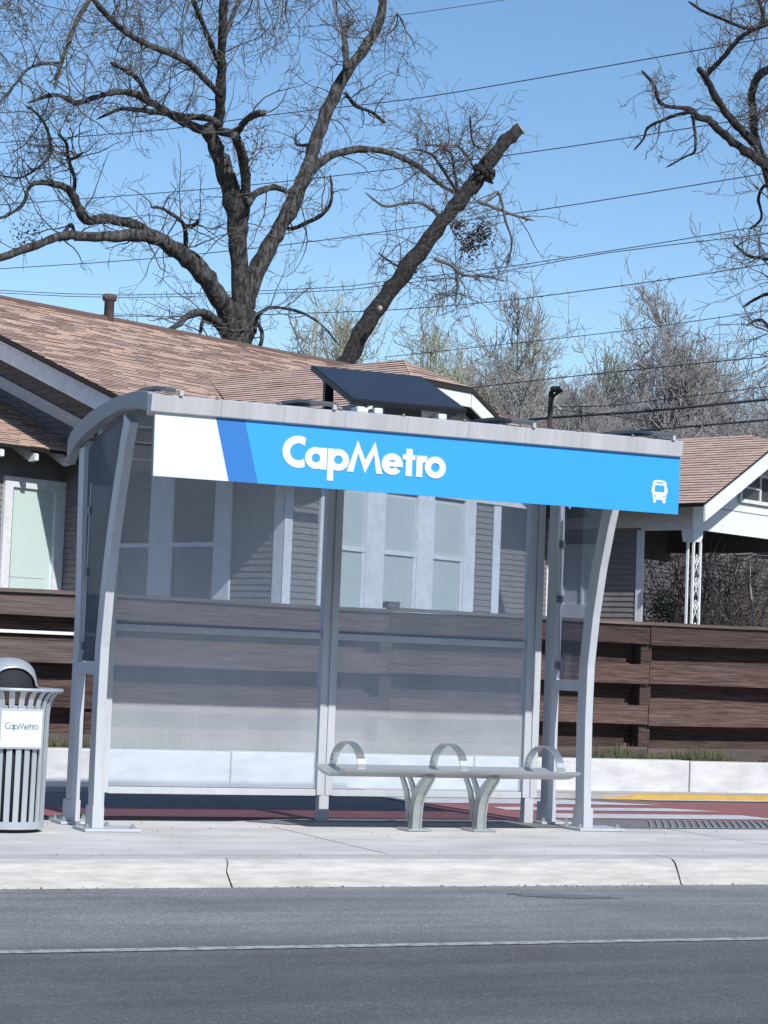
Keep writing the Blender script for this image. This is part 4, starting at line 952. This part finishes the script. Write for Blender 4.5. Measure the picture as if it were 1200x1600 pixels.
T([(1182, 45, 3.5), (1158, 42, 3.5), (1130, 30, 3), (1100, 18, 3), (1075, 2, 2.5)], 36.5, 37)
T([(1190, 40, 5), (1192, 20, 4), (1180, -10, 4)], 37)
T([(1200, 170, 5), (1190, 176, 4), (1182, 185, 3)], 37)
T([(1082, 178, 3.5), (1085, 200, 3), (1086, 235, 2.5), (1070, 245, 2), (1040, 262, 1.5)], 37, 36.5)
T([(1215, 300, 5), (1195, 290, 4), (1185, 310, 3), (1190, 340, 2.5), (1170, 360, 2)], 37.5, 36.5)
T([(1235, 420, 5), (1200, 405, 4), (1170, 400, 3), (1145, 380, 2)], 37.5, 36.5)
T([(1250, 560, 5), (1215, 530, 4), (1190, 500, 3), (1165, 510, 2)], 37.5, 37)
T([(1245, 480, 5), (1205, 460, 4), (1185, 465, 3), (1160, 480, 2)], 37, 36)
tb.build('trunk', M['bark_dark'], t3, recalc=False)
tw = MB()
for i, l_ in enumerate(limbs[1:]): sprout(tw, l_, 2.6, 1.0, .013, 2, .6, -.01, .1, (2, 4), .0048)
for x, y in ((1200, 330), (1190, 390), (1200, 440), (1185, 520), (1200, 560)):
    for _ in range(3): grow(tw, P(x + 20, y, 37), V((-.6, 0, random.uniform(-.6, .6))), 1.2, .014, 0, .5, 0, (2, 4), 2, 4, .6, 6, .35, .0056)
tw.build('twigs', M['twig'], t3, recalc=False)
# ---- thicket of bare trees behind
def thicket(seed, h, m_, label, group, spread=.33, dens=1.0):
    random.seed(seed)
    t = thing('thicket_tree', label, 'tree', (0, 0, .3), group)
    tk = MB(); tg = MB(); stems = random.randint(3, 5)
    for s in range(stems):
        d = V((random.gauss(0, spread), random.gauss(0, spread), 1)).normalized(); p = V((random.gauss(0, .25), random.gauss(0, .25), .3)); r0 = random.uniform(.06, .12)
        path = [(p.copy(), r0)]; n = 12; hh = h * random.uniform(.75, 1.05)
        for i in range(n):
            d = (d + rvec() * .11 + V((0, 0, .06))).normalized(); p = p + d * hh / n; path.append((p.copy(), max(.018, r0 * (1 - .85 * (i + 1) / n))))
        tk.tube([q[0] for q in path], [q[1] for q in path], 5, False)
        for i in range(2, n):
            for _ in range(int((5 + (i > 4)) * dens)):
                dd = ((path[i][0] - path[i - 1][0]).normalized() * .7 + V((random.gauss(0, .6), random.gauss(0, .6), random.uniform(0, .5)))).normalized()
                grow(tg, path[i][0], dd, random.uniform(1.6, 3.6) * (1.15 - i / n * .6), .024, 0, .20, .14, (4, 6), 2, 3, .5, 5, .4, .010)
    o = t; a = tk.build('trunk', m_, t, recalc=False); b = tg.build('twigs', m_, t, recalc=False)
    return t
def dup(root, loc, rz, sc, label=None):
    r_ = root.copy(); C.objects.link(r_); r_.location = loc; r_.rotation_euler = (0, 0, rz); r_.scale = (sc, sc, sc)
    if label: r_['label'] = label
    for ch in list(root.children):
        c = ch.copy(); C.objects.link(c); c.parent = r_
    return r_
LB = 'bare grey-brown tree in the thicket on the skyline beyond the house'
LG = 'bare tree with pale green-tinged twigs in the thicket beyond the leaning trunk'
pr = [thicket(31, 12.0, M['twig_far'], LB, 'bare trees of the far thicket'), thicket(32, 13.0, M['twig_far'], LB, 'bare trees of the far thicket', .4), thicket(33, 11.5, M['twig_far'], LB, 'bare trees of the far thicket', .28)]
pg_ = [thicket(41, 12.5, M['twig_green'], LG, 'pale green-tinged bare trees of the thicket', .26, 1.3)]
random.seed(77)
spots = []
for px, D, k in ((560, 74, 'g'), (625, 78, 'g'), (690, 80, 'g'), (755, 78, 'g'), (730, 92, 'b'), (790, 84, 'b'), (850, 86, 'b'), (900, 80, 'b'), (945, 88, 'b'), (1000, 80, 'b'), (1050, 86, 'b'), (1105, 78, 'b'), (1160, 84, 'b'), (1215, 78, 'b'),
                  (820, 66, 's'), (880, 68, 's'), (960, 66, 's'), (1030, 68, 's'), (1090, 66, 's'), (1150, 67, 's'), (1200, 64, 's'), (660, 68, 's'), (600, 70, 's'), (510, 74, 's'), (1255, 72, 'b'), (590, 86, 'g'), (655, 88, 'g'), (720, 74, 'g'), (800, 76, 'b'), (870, 92, 'b'), (925, 94, 'b'), (975, 92, 'b'), (1025, 94, 'b'), (1080, 92, 'b'), (1135, 94, 'b'), (1190, 92, 'b'), (840, 72, 's'), (920, 71, 's'), (995, 72, 's'), (1060, 73, 's'), (1120, 72, 's'), (1175, 73, 's'), (780, 70, 's'), (735, 69, 's'), (700, 72, 's')):
    q = P(px, 1050, D); sc_ = {'g': 1.03, 'b': 1.1, 's': .75}[k] * random.uniform(.92, 1.1)
    if k == 'b' and px in (1000, 1050): sc_ *= .98
    spots.append((px, V((q.x, q.y, .2)), k, sc_))
ui = {0: False, 1: False, 2: False, 'g': False}
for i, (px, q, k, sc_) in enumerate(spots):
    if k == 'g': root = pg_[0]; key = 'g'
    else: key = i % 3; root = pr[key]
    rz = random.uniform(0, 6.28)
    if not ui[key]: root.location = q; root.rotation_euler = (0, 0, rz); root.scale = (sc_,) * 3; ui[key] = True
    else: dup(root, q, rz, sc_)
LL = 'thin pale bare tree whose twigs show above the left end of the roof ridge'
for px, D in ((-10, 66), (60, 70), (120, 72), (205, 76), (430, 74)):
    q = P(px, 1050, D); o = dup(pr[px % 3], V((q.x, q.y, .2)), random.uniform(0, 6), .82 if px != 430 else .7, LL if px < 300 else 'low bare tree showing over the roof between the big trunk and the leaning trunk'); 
    if px < 300: o['group'] = 'thin trees above the left roof ridge'
    else: del o['group']
# ---- shrubs seen through the porch
def bushy(name, label, p, n, sx, sz, m_, leafy=True, sz_l=.045):
    t = thing(name, label, 'shrub', tuple(p)); st_ = MB(); lf = MB()
    for i in range(int(n / 40)):
        pts = [p + V((random.gauss(0, .08), random.gauss(0, .08), 0))]; d = V((random.gauss(0, .5), random.gauss(0, .5), 1)).normalized()
        for k in range(5): d = (d + rvec() * .25).normalized(); pts.append(pts[-1] + d * sz * .24)
        st_.tube(pts, [.014, .012, .01, .008, .006, .004], 3, False)
        if not leafy: 
            for k in (2, 3, 4, 5): grow(st_, pts[k], rvec() + V((0, 0, .3)), sz * .4, .008, 0, .4, 0, (2, 4), 1, 3, .6, 4, .4, .004)
    st_.build('stems', M['brush'], t, recalc=False)
    if leafy:
        for i in range(n):
            a = random.uniform(0, 6.28); rr2 = sx * math.sqrt(random.random()); h = random.random()
            w2 = math.sqrt(max(0, 1 - (h * 1.1 - .45) ** 2 * 2.2)); q = p + V((math.cos(a) * rr2 * w2, math.sin(a) * rr2 * w2, h * sz + random.gauss(0, .05)))
            if math.sin(q.x * 9 + q.z * 7) + math.sin(q.y * 8 - q.z * 11) < -.6: continue
            a_ = rvec() * sz_l; b_ = a_.orthogonal().normalized() * sz_l * .5
            lf.add([tuple(q - a_), tuple(q + b_), tuple(q + a_), tuple(q - b_)], [(0, 1, 2, 3)])
        lf.build('leaves', m_, t, recalc=False)
    return t
random.seed(9)
def G(px, D): q = P(px, 1050, D); return V((q.x, q.y, .3))
bushy('leafy_shrub', 'green leafy shrub behind the fence, left of the white lattice post', G(1040, 37), 2600, .65, 2.3, M['leaf'])
bushy('leafy_shrub', 'dark green shrub behind the fence at the right edge of the picture', G(1195, 40), 1500, .6, 1.5, M['leaf'])
for i, (px, D) in enumerate(((1105, 41), (1150, 42), (1185, 41))):
    bushy('bare_shrub', ('dark tangled bare shrub just right of the lattice post', 'dark tangled bare shrub in the middle of the view under the porch roof', 'dark tangled bare shrub nearest the right edge under the porch roof')[i], G(px, D), 2300, .8, 3.0, M['brush'], False)
t4 = thing('young_tree', 'small pale many-stemmed bare tree standing behind the porch at the right edge', 'tree', tuple(G(1205, 39)))
yb = MB()
for dx in (-.5, -.1, .4):
    grow(yb, G(1205, 39) + V((dx, 0, 0)), V((-.18 + dx * .2, 0, 1)), 4.4, .04, 0, .14, .05, (7, 9), 2, 5, .4, 8, .3, .007)
yb.build('stems', M['twig_far'], t4, recalc=False)
mb = MB(); q = G(1160, 33)
mb.lathe([(0, 0), (.18, 0), (.18, .1), (.12, .16), (.12, 1.7), (.17, 1.75), (.17, 1.85), (0, 1.87)], 0, 0, 12)
for i in range(len(mb.v)): mb.v[i] = mb.v[i] + q
# hedge mass far behind, under the trees
random.seed(19)
# ================================================================== POWER LINES AND POLE
wires = [
 ([(-30, 50), (180, 45), (430, 45), (600, 27), (800, -2)], .008, 'thin power wire, the highest one, leaving through the top edge'),
 ([(-30, 227), (0, 223), (260, 202), (420, 180), (600, 160), (725, 142), (1030, 89), (1200, 59), (1240, 51)], .013, 'power wire second from the top, passing above the sawn trunk'),
 ([(-30, 322), (0, 320), (330, 295), (600, 266), (820, 239), (1015, 210), (1170, 185), (1240, 172)], .012, 'power wire meeting the sawn end of the leaning trunk'),
 ([(-30, 422), (0, 420), (225, 405), (450, 382), (600, 362), (850, 327), (1020, 300), (1190, 272), (1240, 264)], .012, 'power wire crossing the middle of the leaning trunk'),
 ([(-30, 452), (195, 461), (500, 450), (600, 440), (790, 417), (920, 397), (1060, 375), (1240, 344)], .010, 'upper wire of the close pair below mid sky'),
 ([(-30, 456), (195, 465), (500, 455), (600, 446), (790, 423), (950, 395), (1200, 365), (1240, 360)], .010, 'lower wire of the close pair below mid sky'),
 ([(120, 490), (270, 495), (550, 487), (600, 485), (785, 470), (1040, 437), (1200, 412), (1240, 406)], .011, 'power wire just above the tops of the thicket trees'),
 ([(600, 558), (815, 535), (990, 515), (1200, 485), (1240, 480)], .009, 'faint power wire running through the tops of the thicket'),
 ([(735, 606), (950, 582), (1200, 557), (1240, 553)], .012, 'power wire crossing the middle of the thicket')]
for pts, r_, lb in wires:
    mb = MB(); raw = [P(x, y, 60 - 16 * (x + 30) / 1270) for x, y in pts]
    q = []
    for i in range(len(raw) - 1):
        p0 = raw[max(0, i - 1)]; p1 = raw[i]; p2 = raw[i + 1]; p3 = raw[min(len(raw) - 1, i + 2)]
        for t in (0, .33, .66): q.append(.5 * ((2 * p1) + (p2 - p0) * t + (2 * p0 - 5 * p1 + 4 * p2 - p3) * t * t + (3 * p1 - 3 * p2 + p3 - p0) * t ** 3))
    q.append(raw[-1])
    tag(mb.tube(q, r_, 5).build('power_line', M['wire']), lb, 'power line', 'overhead power lines')
pe = thing('utility_pole', 'dark utility pole with a lamp head rising just above the blue sign', 'utility pole', tuple(G(859, 46)))
a = P(861, 612, 46); b = V((a.x - .05, a.y, .3))
MB().tube([b, a], [.10, .055], 8).build('pole', M['pole'], pe)
q = P(862, 622, 46)
MB().tube([P(860, 628, 46), P(866, 618, 46), P(878, 610, 45.8)], [.03, .03, .03], 6).build('lamp_arm', M['pole'], pe)
MB().tube([P(861, 613, 46), P(864, 608, 45.9), P(872, 608, 45.8), P(879, 612, 45.7)], [.03, .075, .07, .02], 8).build('lamp_head', M['pole'], pe)
MB().tube([P(868, 634, 46), P(876, 640, 45.9)], [.04, .03], 6).build('insulator', M['white_panel'], pe)
for pts, r_, lb in (([(826, 656), (868, 652), (1017, 642), (1200, 624), (1250, 618)], .028, 'thick black cable running right from the lamp pole'),
                    ([(935, 678), (1020, 671), (1200, 656), (1250, 651)], .022, 'black cable skimming the roof of the right porch'),
                    ([(866, 636), (953, 634), (1053, 622), (1200, 604), (1250, 598)], .010, 'thin wire tied to the insulator of the lamp pole'),
                    ([(872, 640), (960, 650), (1030, 660), (1100, 668)], .009, 'slack thin wire hanging below the thick black cable')):
    raw = [P(x, y, 46 - 4 * (x - 860) / 400) for x, y in pts]
    tag(MB().tube(raw, r_, 5).build('cable', M['wire']), lb, 'cable')
